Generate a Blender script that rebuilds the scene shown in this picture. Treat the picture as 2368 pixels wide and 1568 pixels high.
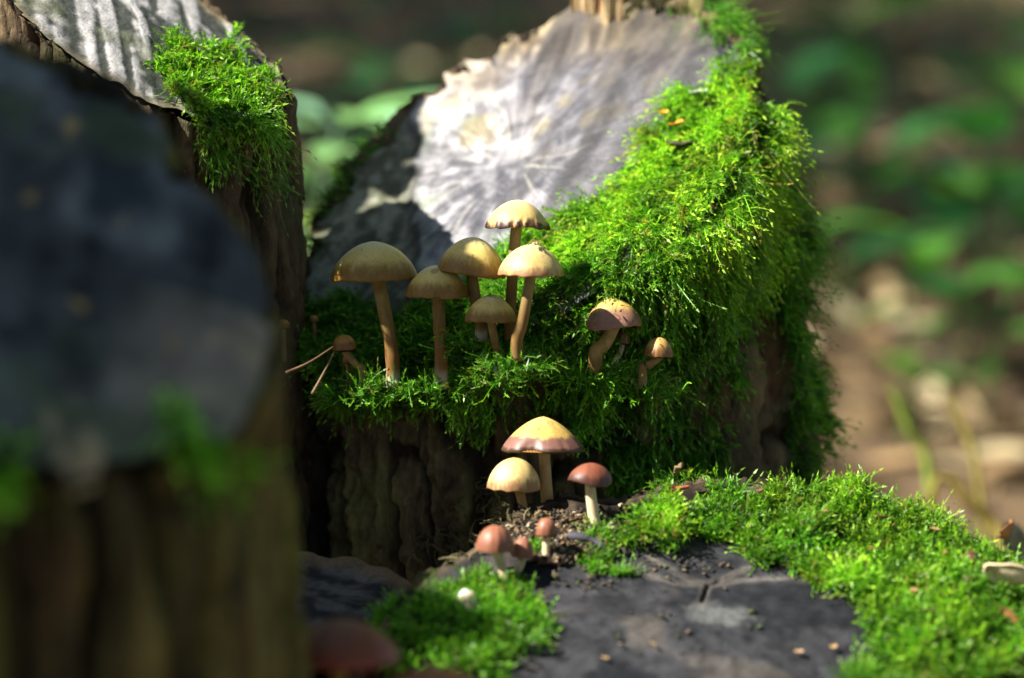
import bpy, math, numpy as np
from mathutils import Vector, Matrix
from mathutils.bvhtree import BVHTree

# ------------------------------------------------------------------ scene, camera, light
for o in list(bpy.data.objects):
    bpy.data.objects.remove(o)
S = bpy.context.scene
COL = S.collection
R = math.radians
PW, PH, LENS = 2367.0, 1568.0, 90.0          # picture frame used for measuring, focal length
FPX = PW * LENS / 36.0
CAM = np.array([0.0, 0.0, 0.48]); PITCH = R(9.0)
FWD = np.array([0, math.cos(PITCH), -math.sin(PITCH)])
UPV = np.array([0, math.sin(PITCH), math.cos(PITCH)])
RGT = np.array([1.0, 0, 0])
cd = bpy.data.cameras.new('camera'); cam = bpy.data.objects.new('camera', cd); COL.objects.link(cam)
cam.location = CAM; cam.rotation_euler = (R(90) - PITCH, 0, 0)
cd.lens = LENS; cd.sensor_width = 36; cd.clip_start = 0.02; cd.clip_end = 500
cd.dof.use_dof = True; cd.dof.focus_distance = 0.98; cd.dof.aperture_fstop = 4.9
cd.dof.aperture_blades = 0
S.camera = cam

SUN_EL, SUN_FRONT = R(45), R(12)             # elevation; how far the sun stands from the left towards the camera
SUNV = np.array([-math.cos(SUN_EL) * math.cos(SUN_FRONT), -math.cos(SUN_EL) * math.sin(SUN_FRONT), math.sin(SUN_EL)])
W = bpy.data.worlds.new('World'); S.world = W; W.use_nodes = True
wn = W.node_tree.nodes; wl = W.node_tree.links
sky = wn.new('ShaderNodeTexSky'); sky.sky_type = 'NISHITA'; sky.sun_disc = False
sky.sun_elevation = SUN_EL
sky.sun_rotation = math.atan2(SUNV[0], SUNV[1])
bg = wn['Background']; bg.inputs[1].default_value = 0.05
wl.new(sky.outputs[0], bg.inputs[0])
ld = bpy.data.lights.new('sun', 'SUN'); ld.energy = 5.0; ld.angle = R(0.5); ld.color = (1.0, 0.95, 0.86)
sun = bpy.data.objects.new('sun', ld); COL.objects.link(sun)
sun.rotation_euler = Vector(-SUNV).to_track_quat('-Z', 'Y').to_euler()
sun.location = SUNV * 8
S.view_settings.view_transform = 'Standard'; S.view_settings.look = 'None'
S.view_settings.gamma = 1.0; S.view_settings.exposure = 1.5; S.view_settings.use_curve_mapping = False
S.render.engine = 'CYCLES'
S.cycles.use_denoising = True
S.cycles.max_bounces = 8; S.cycles.transparent_max_bounces = 8
S.cycles.sample_clamp_indirect = 6.0

# ------------------------------------------------------------------ helpers
rng = np.random.default_rng(7)

def pt(px, py, d):
    """world point at picture position (px, py) and depth d along the view axis"""
    return CAM + d * (FWD + RGT * ((px - PW / 2) / FPX) + UPV * ((PH / 2 - py) / FPX))

def proj(P):
    q = np.asarray(P) - CAM
    d = q @ FWD
    return np.stack([PW / 2 + FPX * (q @ RGT) / d, PH / 2 - FPX * (q @ UPV) / d], -1), d

def nrm(v):
    return v / (np.linalg.norm(v, axis=-1, keepdims=True) + 1e-12)

def _hash(i, j, k, seed):
    h = (i.astype(np.uint32) * np.uint32(374761393) + j.astype(np.uint32) * np.uint32(668265263)
         + k.astype(np.uint32) * np.uint32(2147483647 - 58) + np.uint32((seed * 974634777) & 0xffffffff))
    h = (h ^ (h >> np.uint32(13))) * np.uint32(1274126177)
    h = h ^ (h >> np.uint32(16))
    return h.astype(np.float64) / 4294967295.0 * 2 - 1

def vn(p, seed=0):
    """smooth value noise, about -1..1"""
    p = np.asarray(p, float); f = np.floor(p); t = p - f; t = t * t * t * (t * (t * 6 - 15) + 10)
    i = f.astype(np.int64)
    out = 0
    for dx in (0, 1):
        wx = t[..., 0] if dx else 1 - t[..., 0]
        for dy in (0, 1):
            wy = t[..., 1] if dy else 1 - t[..., 1]
            for dz in (0, 1):
                wz = t[..., 2] if dz else 1 - t[..., 2]
                out = out + wx * wy * wz * _hash(i[..., 0] + dx, i[..., 1] + dy, i[..., 2] + dz, seed)
    return out

def fbm(p, seed=0, oct=4, gain=0.5):
    s = 0; a = 1; tot = 0; p = np.asarray(p, float)
    for o in range(oct):
        s = s + a * vn(p, seed + o * 17); tot += a; a *= gain; p = p * 2.03 + 5.1
    return s / tot * 1.5

def sstep(a, b, x):
    t = np.clip((x - a) / (b - a), 0, 1); return t * t * (3 - 2 * t)

def mix(a, b, t):
    a = np.asarray(a, float); b = np.asarray(b, float); t = np.asarray(t)[..., None]
    return a * (1 - t) + b * t

def inpoly(p, poly):
    x, y = p[..., 0], p[..., 1]; c = np.zeros(x.shape, bool); n = len(poly)
    for i in range(n):
        x0, y0 = poly[i]; x1, y1 = poly[i - 1]
        if y0 == y1: continue
        c ^= ((y0 > y) != (y1 > y)) & (x < (x1 - x0) * (y - y0) / (y1 - y0) + x0)
    return c

def mesh_data(name, v, faces, col=None, smooth=True, mats=(), mat_idx=None):
    """faces: list of int arrays (m,3) or (m,4)"""
    me = bpy.data.meshes.new(name)
    v = np.ascontiguousarray(v, np.float32)
    me.vertices.add(len(v)); me.vertices.foreach_set('co', v.ravel())
    lv = np.concatenate([f.ravel() for f in faces]).astype(np.int32)
    sizes = np.concatenate([np.full(len(f), f.shape[1]) for f in faces])
    st = np.concatenate([[0], np.cumsum(sizes)[:-1]]).astype(np.int32)
    me.loops.add(len(lv)); me.loops.foreach_set('vertex_index', lv)
    me.polygons.add(len(sizes)); me.polygons.foreach_set('loop_start', st)
    for m in mats: me.materials.append(m)
    if mat_idx is not None: me.polygons.foreach_set('material_index', np.asarray(mat_idx, np.int32))
    me.update(calc_edges=True)
    if smooth: me.polygons.foreach_set('use_smooth', np.ones(len(sizes), bool))
    if col is not None:
        c = np.ones((len(v), 4), np.float32); c[:, :3] = np.clip(col, 0, 1)
        me.attributes.new('Col', 'FLOAT_COLOR', 'POINT').data.foreach_set('color', c.ravel())
    return me

def link(name, me, parent=None, loc=None):
    o = bpy.data.objects.new(name, me); COL.objects.link(o)
    if parent is not None: o.parent = parent
    if loc is not None: o.location = loc
    return o

def part(name, v, faces, mat, parent=None, col=None, smooth=True):
    v = np.asarray(v, float)
    if parent is not None: v = v - np.array(parent.location)
    return link(name, mesh_data(name, v, faces, col, smooth, [mat]), parent)

def tag(o, label=None, cat=None, group=None, kind=None):
    if label: o['label'] = label
    if cat: o['category'] = cat
    if group: o['group'] = group
    if kind: o['kind'] = kind
    return o

def thing(name, loc, label, cat, group=None):
    o = bpy.data.objects.new(name, None); COL.objects.link(o); o.location = loc
    o.empty_display_size = 0.02
    return tag(o, label, cat, group)

def gridf(nu, nv, wrap=False):
    """quads of a grid with nu rows of nv points (wrap closes each row)"""
    i = np.arange(nu - 1)[:, None]; j = np.arange(nv if wrap else nv - 1)[None, :]
    j2 = (j + 1) % nv
    return np.stack([i * nv + j, i * nv + j2, (i + 1) * nv + j2, (i + 1) * nv + j], -1).reshape(-1, 4)

class MB:
    """collects pieces into one mesh"""
    def __init__(s): s.v = []; s.q = []; s.t = []; s.c = []; s.n = 0
    def add(s, v, f, c=(.5, .5, .5)):
        v = np.asarray(v, float).reshape(-1, 3); f = np.asarray(f)
        (s.q if f.shape[1] == 4 else s.t).append(f + s.n)
        c = np.asarray(c, float); s.c.append(np.broadcast_to(c, (len(v), 3)) if c.ndim == 1 else c)
        s.v.append(v); s.n += len(v); return s
    def get(s):
        fs = ([np.concatenate(s.q)] if s.q else []) + ([np.concatenate(s.t)] if s.t else [])
        return np.concatenate(s.v), fs, np.concatenate(s.c)
    def part(s, name, mat, parent=None, smooth=True):
        v, f, c = s.get(); return part(name, v, f, mat, parent, c, smooth)

def tube(P, rad, sides=8, cap=True):
    """tube along points P with radii rad -> verts, quads (ends closed by a tiny ring)"""
    P = np.asarray(P, float); n = len(P); rad = np.broadcast_to(np.asarray(rad, float), (n,)).copy()
    T = nrm(np.gradient(P, axis=0))
    ref = np.array([0, 0, 1.0]) if abs(T[0][2]) < .8 else np.array([1.0, 0, 0])
    A = nrm(np.cross(T, ref)); B = np.cross(T, A)
    if cap:
        P = np.concatenate([P[:1], P, P[-1:]]); A = np.concatenate([A[:1], A, A[-1:]]); B = np.concatenate([B[:1], B, B[-1:]])
        rad = np.concatenate([[1e-5], rad, [1e-5]])
    th = np.linspace(0, 2 * math.pi, sides, endpoint=False)
    v = P[:, None] + rad[:, None, None] * (np.cos(th)[None, :, None] * A[:, None] + np.sin(th)[None, :, None] * B[:, None])
    return v.reshape(-1, 3), gridf(len(P), sides, True)

def bez(P, n=14):
    """smooth curve through control points"""
    P = np.asarray(P, float); m = len(P)
    if m == 2: return P[0] + (P[1] - P[0]) * np.linspace(0, 1, n)[:, None]
    Q = np.concatenate([2 * P[:1] - P[1:2], P, 2 * P[-1:] - P[-2:-1]])
    t = np.linspace(0, m - 1 - 1e-9, n); i = t.astype(int); u = (t - i)[:, None]
    a, b, c, d = Q[i], Q[i + 1], Q[i + 2], Q[i + 3]
    return .5 * ((2 * b) + (c - a) * u + (2 * a - 5 * b + 4 * c - d) * u ** 2 + (3 * b - a - 3 * c + d) * u ** 3)

# ------------------------------------------------------------------ materials
def mat_col(name, rough=0.8, nscale=900.0, namp=0.25, bump=0.25, bdist=0.0006, spec=0.3, trans=0.0, stretch=(1, 1, 1), sss=0.0, tcol=None):
    m = bpy.data.materials.new(name); m.use_nodes = True
    nt = m.node_tree; N = nt.nodes; L = nt.links
    b = N['Principled BSDF']; b.inputs['Roughness'].default_value = rough
    b.inputs['Specular IOR Level'].default_value = spec
    at = N.new('ShaderNodeAttribute'); at.attribute_name = 'Col'
    src = at.outputs['Color']
    if namp or bump:
        tc = N.new('ShaderNodeTexCoord'); mp = N.new('ShaderNodeMapping'); mp.inputs['Scale'].default_value = stretch
        nz = N.new('ShaderNodeTexNoise'); nz.inputs['Scale'].default_value = nscale; nz.inputs['Detail'].default_value = 5
        nz.inputs['Roughness'].default_value = 0.65
        L.new(tc.outputs['Object'], mp.inputs['Vector']); L.new(mp.outputs[0], nz.inputs['Vector'])
    if namp:
        mr = N.new('ShaderNodeMapRange'); mr.inputs[1].default_value = .25; mr.inputs[2].default_value = .75
        mr.inputs[3].default_value = 1 - namp; mr.inputs[4].default_value = 1 + namp
        L.new(nz.outputs['Fac'], mr.inputs[0])
        mx = N.new('ShaderNodeVectorMath'); mx.operation = 'SCALE'
        L.new(src, mx.inputs[0]); L.new(mr.outputs[0], mx.inputs['Scale']); src = mx.outputs[0]
    L.new(src, b.inputs['Base Color'])
    if bump:
        bp = N.new('ShaderNodeBump'); bp.inputs['Strength'].default_value = bump; bp.inputs['Distance'].default_value = bdist
        L.new(nz.outputs['Fac'], bp.inputs['Height']); L.new(bp.outputs[0], b.inputs['Normal'])
    if sss:
        b.inputs['Subsurface Weight'].default_value = sss; b.inputs['Subsurface Radius'].default_value = (1, .5, .25)
        b.inputs['Subsurface Scale'].default_value = 0.004
    if trans:
        tr = N.new('ShaderNodeBsdfTranslucent'); ms = N.new('ShaderNodeMixShader'); ms.inputs[0].default_value = trans
        if tcol:
            mm = N.new('ShaderNodeMix'); mm.data_type = 'RGBA'; mm.blend_type = 'MULTIPLY'; mm.inputs[0].default_value = 1
            L.new(src, mm.inputs[6]); mm.inputs[7].default_value = (*tcol, 1); L.new(mm.outputs[2], tr.inputs[0])
        else: L.new(src, tr.inputs[0])
        L.new(b.outputs[0], ms.inputs[1]); L.new(tr.outputs[0], ms.inputs[2])
        L.new(ms.outputs[0], N['Material Output'].inputs[0])
    return m

M_BARK = mat_col('bark', 0.9, 420, .45, 1.0, .0024, .15, stretch=(1, 1, .4))
M_WOOD = mat_col('weathered_wood', 0.85, 900, .34, .6, .0008, .10)
M_MOSS = mat_col('moss', 0.42, 0, 0, 0, 0, .45, trans=.42, tcol=(1.0, 1.15, .55))
M_CAP = mat_col('cap_skin', 0.48, 900, .16, .25, .0003, .4, sss=.2)
M_STEM = mat_col('stem_flesh', 0.7, 900, .15, .15, .0003, .25, sss=.25, stretch=(1, 1, .3))
M_GILL = mat_col('gills', 0.8, 900, .1, 0, 0, .2)
M_LEAF = mat_col('leaf', 0.5, 60, .12, 0, 0, .35, trans=.38, tcol=(1.1, 1.2, .6))
M_LITTER = mat_col('leaf_litter', 0.75, 120, .25, 0, 0, .25, trans=.12)
M_GROUND = mat_col('forest_soil', 0.95, 40, .5, .6, .01, .1)
M_DEBRIS = mat_col('debris', 0.75, 900, .3, .3, .0004, .3)
M_TRUNK = mat_col('trunk_bark', 0.9, 60, .4, .6, .006, .15, stretch=(1, 1, .3))

# ------------------------------------------------------------------ ground
def ground_z(x, y):
    p = np.stack([x * .9, y * .9, np.zeros_like(x)], -1)
    far = sstep(1.6, 9.0, np.abs(y - .5) + .3 * np.abs(x))
    hill = .035 * np.clip(y - 2.5, 0, 40)
    return .03 * fbm(p, 3, 3) * (.3 + far) + hill - .01

def axis(a, b, fine0, fine1, s0, s1):
    xs = [fine0]
    while xs[-1] < fine1: xs.append(xs[-1] + s0)
    st = s0
    while xs[-1] < b: st = min(st * 1.12, s1); xs.append(xs[-1] + st)
    st = s0
    while xs[0] > a: st = min(st * 1.12, s1); xs.insert(0, xs[0] - st)
    return np.array(xs)
gx = axis(-90, 90, -3, 3, .06, 4); gy = axis(-60, 150, -1, 8, .06, 4)
X, Y = np.meshgrid(gx, gy); Z = ground_z(X, Y)
gp = np.stack([X, Y, Z], -1).reshape(-1, 3)
n1 = fbm(gp * [3, 3, 0], 11, 4); n2 = fbm(gp * [11, 11, 0], 12, 3)
gc = mix((.045, .030, .017), (.13, .088, .05), sstep(-.5, .6, n1 + .5 * n2))
gc = mix(gc, (.04, .06, .015), sstep(.25, .7, fbm(gp * [1.7, 1.7, 0], 13, 3)))
g = part('ground', gp, [gridf(len(gy), len(gx))], M_GROUND, None, gc); tag(g, kind='structure')

# ------------------------------------------------------------------ cut logs
class Log:
    def __init__(s, name, label, cpx, depth, Rr, a, b, rfun, bark_disp, bark_col, face_h, face_col,
                 dth=.0015, dz=.002, dr=.0015, lean=(0, 0), rim=None, lip=.004):
        s.c = pt(cpx[0], cpx[1], depth); s.R = Rr; s.a = a; s.b = b; s.rfun = rfun; s.lean = lean
        s.lip = lip
        s.root = thing(name, (s.c[0], s.c[1], 0), label, 'stump')
        nth = int(2 * math.pi * Rr / dth); th = np.linspace(0, 2 * math.pi, nth, endpoint=False)
        r0 = s.rfun(th, np.zeros(nth))
        zt = s.c[2] + a * r0 * np.cos(th) + b * r0 * np.sin(th)
        if rim is not None: zt = zt + rim(th)
        nz = int((s.c[2] + .03) / dz); t = np.linspace(0, 1, nz) ** 1.15
        zz = zt[None, :] * (1 - t[:, None]) + (-.04) * t[:, None]
        sd = zt[None, :] - zz; TH = np.broadcast_to(th, zz.shape)
        rr = s.rfun(TH, sd)
        base = np.stack([rr * np.cos(TH), rr * np.sin(TH), zz], -1)
        dsp, aux = bark_disp(TH, zz, rr, base)
        rr2 = rr + dsp * sstep(0, .004, sd + .002)
        ctr = np.array([s.c[0], s.c[1]])[None, None] + np.stack([lean[0] * sd, lean[1] * sd], -1)
        V = np.stack([ctr[..., 0] + rr2 * np.cos(TH), ctr[..., 1] + rr2 * np.sin(TH), zz], -1)
        jag = .0012 * vn(np.stack([th * 30, 0 * th, 0 * th], -1), 5) + .0004 * vn(np.stack([th * 90, 0 * th, 0 * th], -1), 6)
        V[0, :, 2] += jag
        in1 = V[0].copy(); rin = r0 - lip * .45
        in1[:, 0] = s.c[0] + rin * np.cos(th); in1[:, 1] = s.c[1] + rin * np.sin(th); in1[:, 2] = V[0, :, 2] - .0008 + .6 * jag
        in2 = in1.copy(); rin = r0 - lip * 1.4
        in2[:, 0] = s.c[0] + rin * np.cos(th); in2[:, 1] = s.c[1] + rin * np.sin(th)
        in2[:, 2] = s.c[2] + a * rin * np.cos(th) + b * rin * np.sin(th) - .004
        V = np.concatenate([in2[None], in1[None], V]); 
        C = bark_col(TH, zz, sd, base, dsp, aux)
        C = np.concatenate([C[:1], C[:1], C])
        s.V = V; s.th = th; s.sd = sd
        fb = gridf(nz + 2, nth, True)[:, ::-1]
        s.bark = part('bark', V.reshape(-1, 3), [fb], M_BARK, s.root, C.reshape(-1, 3))
        # cut face
        nr = max(8, int(Rr / dr)); rho = np.linspace(0, 1, nr)[1:]
        nth2 = int(2 * math.pi * Rr / (dr * 1.1)); t2 = np.linspace(0, 2 * math.pi, nth2, endpoint=False)
        RO, T2 = np.meshgrid(rho, t2, indexing='ij')
        rr = RO * (s.rfun(T2, np.zeros_like(T2)) - lip * .85)
        x = rr * np.cos(T2); y = rr * np.sin(T2)
        hgt = face_h(x, y, RO, T2)
        z = s.c[2] + a * x + b * y + hgt
        fv = np.stack([s.c[0] + x, s.c[1] + y, z], -1)
        fc = face_col(x, y, RO, T2, hgt)
        cen = np.array([[s.c[0], s.c[1], s.c[2] + hgt[0].mean()]])
        allv = np.concatenate([fv.reshape(-1, 3), cen]); allc = np.concatenate([fc.reshape(-1, 3), fc[0].mean(0)[None]])
        j = np.arange(nth2); k = len(allv) - 1
        tri = np.stack([np.full(nth2, k), j, (j + 1) % nth2], -1)
        s.fv = fv
        s.face = part('cut_face', allv, [gridf(nr - 1, nth2, True)[:, ::-1], tri], M_WOOD, s.root, allc)
        tri_b = np.concatenate([fb[:, [0, 1, 2]], fb[:, [0, 2, 3]]])
        gq = gridf(nr - 1, nth2, True); tri_f = np.concatenate([gq[:, [0, 1, 2]], gq[:, [0, 2, 3]], tri])
        s.bvh_v = np.concatenate([V.reshape(-1, 3), allv]); s.bvh_f = np.concatenate([tri_b, tri_f + V.reshape(-1, 3).shape[0]])
        s.bvh = BVHTree.FromPolygons(s.bvh_v.tolist(), s.bvh_f.tolist())
        n = nrm(np.array([-a, -b, 1.0])); s.fn = n

    def surf(s, n, face=True, bark=True, smax=.5, rs=None):
        """n random points on the surface with outward normals"""
        rs = rs or rng
        v0 = s.bvh_v[s.bvh_f[:, 0]]; v1 = s.bvh_v[s.bvh_f[:, 1]]; v2 = s.bvh_v[s.bvh_f[:, 2]]
        cr = np.cross(v1 - v0, v2 - v0); ar = np.linalg.norm(cr, axis=1)
        nb = len(s.V.reshape(-1, 3))
        isface = s.bvh_f[:, 0] >= nb
        if not face: ar = ar * ~isface
        if not bark: ar = ar * isface
        ar = ar * (v0[:, 2] > s.c[2] - smax)
        idx = rs.choice(len(ar), n, p=ar / ar.sum())
        a = rs.random(n); b = rs.random(n); fl = a + b > 1; a[fl] = 1 - a[fl]; b[fl] = 1 - b[fl]
        P = v0[idx] + a[:, None] * (v1 - v0)[idx] + b[:, None] * (v2 - v0)[idx]
        out = P - np.array([s.c[0], s.c[1], 0]); out[:, 2] = 0; out = nrm(out)
        N = np.where(isface[idx][:, None], s.fn[None], out)
        return P, N, isface[idx]

LOGS = []
def hit(px, py, logs=None):
    """where the line of sight through (px, py) meets the logs"""
    d = pt(px, py, 1.0) - CAM; d = d / np.linalg.norm(d); best = None
    for l in (logs or LOGS):
        loc, nor, i, dist = l.bvh.ray_cast(Vector(CAM), Vector(d))
        if loc is not None and (best is None or dist < best[1]): best = (np.array(loc), dist)
    return None if best is None else best[0]

def cyl(TH, z, Rr, fx, fz):
    return np.stack([np.cos(TH) * Rr / fx, np.sin(TH) * Rr / fx, z / fz], -1)

def std_bark(Rr, seed, fis=.013, fisz=.10, depth=.006, flake=.0015, rough=.0009):
    def f(TH, z, rr, base):
        w = vn(cyl(TH, z, Rr, .03, .05), seed + 40) * .6
        n1 = vn(cyl(TH + w * .08, z, Rr, fis, fisz), seed)
        n1b = vn(cyl(TH + w * .05, z, Rr, fis * .45, fisz * .5), seed + 3)
        crack = np.exp(-(n1 / .16) ** 2); crack2 = np.exp(-(n1b / .10) ** 2)
        n2 = fbm(cyl(TH, z, Rr, .006, .022), seed + 1, 4)
        q = vn(cyl(TH, z, Rr, .009, .03), seed + 2) * 3
        st = np.floor(q) + sstep(.75, 1, q - np.floor(q))
        n3 = vn(cyl(TH + w * .1, z, Rr, .016, .022), seed + 5); crack3 = np.exp(-(n3 / .10) ** 2) * sstep(-.2, .4, vn(cyl(TH, z, Rr, .03, .04), seed + 6))
        n4 = fbm(cyl(TH, z, Rr, .0045, .006), seed + 7, 3)
        d = .35 * depth * vn(cyl(TH, z, Rr, .03, .2), seed + 9) - depth * crack - .35 * depth * crack2 - .4 * depth * crack3 + flake * st * .6 + .0012 * n2 + rough * n4
        crack2 = crack2 + .6 * crack3
        return d, dict(crack=np.clip(crack + .5 * crack2, 0, 1), n2=n2, st=st)
    return f

def bark_color(plate, alt, moss, dark, seed, Rr, warm=None):
    def f(TH, z, sd, base, dsp, aux):
        a = fbm(cyl(TH, z, Rr, .022, .06), seed + 20, 4); b = fbm(cyl(TH, z, Rr, .006, .05), seed + 21, 3)
        c = mix(plate, alt, sstep(-.5, .5, b))
        c = mix(c, moss, sstep(.0, .6, a) * .75)
        if warm is not None: c = mix(c, warm, sstep(.3, .7, vn(cyl(TH, z, Rr, .012, .025), seed + 25)) * .8)
        c = mix(c, dark, np.clip(aux['crack'] * .9, 0, 1))
        return c * (1 + .35 * aux['n2'])[..., None]
    return f

# ---- main stump (centre)
CR = .0965
def main_r(th, sd):
    tw = (th + math.pi) % (2 * math.pi) - math.pi
    r = 1 / np.sqrt((np.cos(th) / CR) ** 2 + (np.sin(th) / .083) ** 2) * (1 + .02 * np.sin(2 * th + .6) + .02 * np.sin(3 * th + 2) + .012 * np.sin(7 * th + 1))
    r = r + .008 * sstep(0, .25, sd)
    r = r + .011 * np.exp(-((tw - .25) / .55) ** 2) * sstep(.03, .085, sd)           # buttress on the right
    r = r - .016 * np.exp(-((tw + .50 + .3 * sd) / .055) ** 2) * sstep(.02, .06, sd)   # deep split
    # ragged notches of the rim at the back left
    r = r - .009 * sstep(2.02, 2.05, tw) * sstep(2.22, 2.10, tw) - .006 * sstep(1.70, 1.73, tw) * sstep(1.92, 1.80, tw) - .005 * sstep(2.36, 2.38, tw) * sstep(2.5, 2.42, tw)
    r = r + .0018 * vn(np.stack([np.cos(th) * 9, np.sin(th) * 9, 0 * th], -1), 31) + .0009 * vn(np.stack([np.cos(th) * 25, np.sin(th) * 25, 0 * th], -1), 32)
    return r
PITH = np.array([-.005, .012])
def main_face_h(x, y, ro, th):
    p = np.stack([x, y, 0 * x], -1)
    dx, dy = x - PITH[0], y - PITH[1]; r = np.hypot(dx, dy); an = np.arctan2(dy, dx)
    saw = .0004 * vn(np.stack([(x * .35 + y * .94) / .0035, (x * .94 - y * .35) / .05, 0 * x], -1), 50)
    h = .0016 * fbm(p / .03, 51, 4) + saw + .0004 * fbm(p / .004, 53, 2)
    # step on the left: a strip lowered where the edge of the shade runs
    h = h - .003 * sstep(-.046, -.050, x + .004 * vn(p / .012, 54))
    # raised hinge wood towards the back
    h = h + .010 * np.exp(-((th - 1.1) / .35) ** 2) * sstep(.78, .93, ro)
    return h
def main_face_c(x, y, ro, th, h):
    p = np.stack([x, y, 0 * x], -1)
    dx, dy = x - PITH[0], y - PITH[1]; r = np.hypot(dx, dy); an = np.arctan2(dy, dx)
    n = fbm(p / .03, 60, 4); f = fbm(p / .005, 61, 4)
    grain = vn(np.stack([np.cos(an) * 26, np.sin(an) * 26, r / .03], -1), 62) * .6 + vn(np.stack([np.cos(an) * 60, np.sin(an) * 60, r / .02], -1), 59) * .5
    ring = vn(np.stack([r / .0016 + .5 * n, 0 * r, 0 * r], -1), 58)
    c = mix((.095, .094, .108), (.27, .26, .28), sstep(-.8, .8, .6 * n + .55 * f + .55 * grain + .25 * ring))
    # paler wood towards the left rim, with the sun glare painted in
    pale = sstep(.0, .85, -.85 * x / CR + .45 * y / CR + .25 * n + .15 * f + .12 * grain)
    c = mix(c, (.44, .43, .435), pale * .85)
    # rotten tan and brown zone towards the back
    band = sstep(.30, .75, .86 * y / CR + .28 * x / CR + .28 * n)
    c = mix(c, mix((.13, .09, .045), (.33, .25, .125), sstep(-.5, .5, f + .4 * grain)), band * .9)
    c = mix(c, (.40, .33, .17), sstep(.35, .75, fbm(p / .018, 63, 3)) * sstep(-.1, .5, y / CR) * .55)
    c = mix(c, (.22, .28, .17), sstep(.4, .85, fbm(p / .022, 64, 3)) * .5)
    # dark weathered streaks towards the right
    sx = (x * .55 + y * .83); sy = (x * .83 - y * .55)
    dk = sstep(-.25, .55, .55 * fbm(np.stack([sx / .06, sy / .009, 0 * x], -1), 65, 4) + 1.0 * (x / CR) - .18 + .2 * f)
    c = mix(c, (.052, .050, .052), dk * .82)
    k = 0
    for a0, l0, l1 in ((2.75, .012, .065), (2.45, .010, .05), (2.2, .01, .06), (1.95, .011, .04), (1.6, .014, .05), (3.1, .02, .075), (3.35, .02, .08),
                       (3.6, .03, .08), (1.2, .01, .035), (.8, .008, .03), (-.6, .004, .03), (-.25, .006, .035), (2.05, .014, .035), (2.6, .015, .05), (3.85, .02, .07), (-1.1, .008, .03),
                       (2.9, .03, .08), (3.22, .035, .085), (3.48, .03, .08), (1.78, .01, .045), (2.32, .02, .06)):
        w = .0005 + .0003 * vn(np.stack([r / .01, 0 * r + k, 0 * r], -1), 66)
        off = r * np.sin(an - a0 - .12 * vn(np.stack([r / .02, 0 * r + k * 3.3, 0 * r], -1), 67))
        m = np.exp(-(off / np.maximum(w, .0002)) ** 2) * (np.cos(an - a0) > 0) * sstep(l0, l0 + .004, r) * sstep(l1, l1 - .012, r)
        c = mix(c, (.40, .385, .34) if k % 4 else (.05, .045, .04), m * .6); k += 1
    # algae tone on the lower strip at the left, with its shade painted in
    ed = x + .004 * vn(p / .012, 54) + .0015 * vn(p / .004, 55)
    c = mix(c, mix((.10, .105, .07), (.22, .225, .17), sstep(-.6, .6, f + .6 * grain)), sstep(-.044, -.050, ed))
    c = mix(c, (.030, .031, .026), np.exp(-((ed + .047) / .0025) ** 2) * .8)  # dark edge of the shade painted along the strip
    return c * (1 + .22 * f)[..., None]
def main_rim(th):
    tw = (th + math.pi) % (2 * math.pi) - math.pi
    return .010 * np.exp(-((tw - .62) / .10) ** 2) + .004 * np.exp(-((tw - .45) / .05) ** 2) + .004 * np.exp(-((tw - .85) / .07) ** 2)
main = Log('main_stump', 'pale grey stump with slanting cut face and thick moss hanging on its side',
           (1215, 412), 1.072, CR, .40, .71, main_r, std_bark(CR, 100, .013, .05, .005, .0034, .0024),
           bark_color((.20, .15, .075), (.11, .08, .045), (.20, .19, .06), (.018, .012, .009), 100, CR, (.13, .07, .033)),
           main_face_h, main_face_c, .0013, .0018, .0011, lean=(.05, 0), rim=main_rim)
LOGS.append(main)

# ---- smaller stump standing left of it
LR = .056
def left_r(th, sd):
    return LR * (1 + .05 * np.sin(2 * th + 2) + .03 * np.sin(3 * th) + .025 * np.sin(5 * th + 1)) + .006 * sstep(0, .2, sd) \
        + .0014 * vn(np.stack([np.cos(th) * 8, np.sin(th) * 8, 0 * th], -1), 131)
def left_face_h(x, y, ro, th):
    p = np.stack([x, y, 0 * x], -1)
    u = x * .97 + y * .22; v = -x * .22 + y * .97
    rid = vn(np.stack([u / .0030 + .8 * vn(p / .02, 139), v / .035, 0 * x], -1), 140)
    return .0005 * np.clip(rid + .2, -1, .8) + .0012 * fbm(p / .02, 141, 3) + .0003 * fbm(p / .003, 142, 2)
def left_face_c(x, y, ro, th, h):
    p = np.stack([x, y, 0 * x], -1)
    u = x * .97 + y * .22; v = -x * .22 + y * .97
    rid = vn(np.stack([u / .0030 + .8 * vn(p / .02, 139), v / .035, 0 * x], -1), 140)
    f = fbm(p / .005, 143, 3)
    c = mix((.055, .060, .052), (.40, .385, .375), sstep(-.25, .35, rid + .25 * f))
    c = mix(c, (.12, .13, .08), sstep(.1, .6, fbm(p / .02, 144, 3)) * .6)
    c = mix(c, (.24, .2, .12), sstep(.88, 1, ro) * .7)
    return c * (1 + .2 * f)[..., None]
left = Log('small_stump', 'thin stump with ridged saw marks on its face and a bright moss clump',
           (322, 62), 1.01, LR, -.5, .40, left_r, std_bark(LR, 200, .008, .07, .0045, .0012),
           bark_color((.15, .105, .06), (.085, .058, .035), (.085, .085, .04), (.018, .012, .008), 200, LR, (.13, .08, .045)),
           left_face_h, left_face_c, .0014, .002, .0010)
LOGS.append(left)

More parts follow.
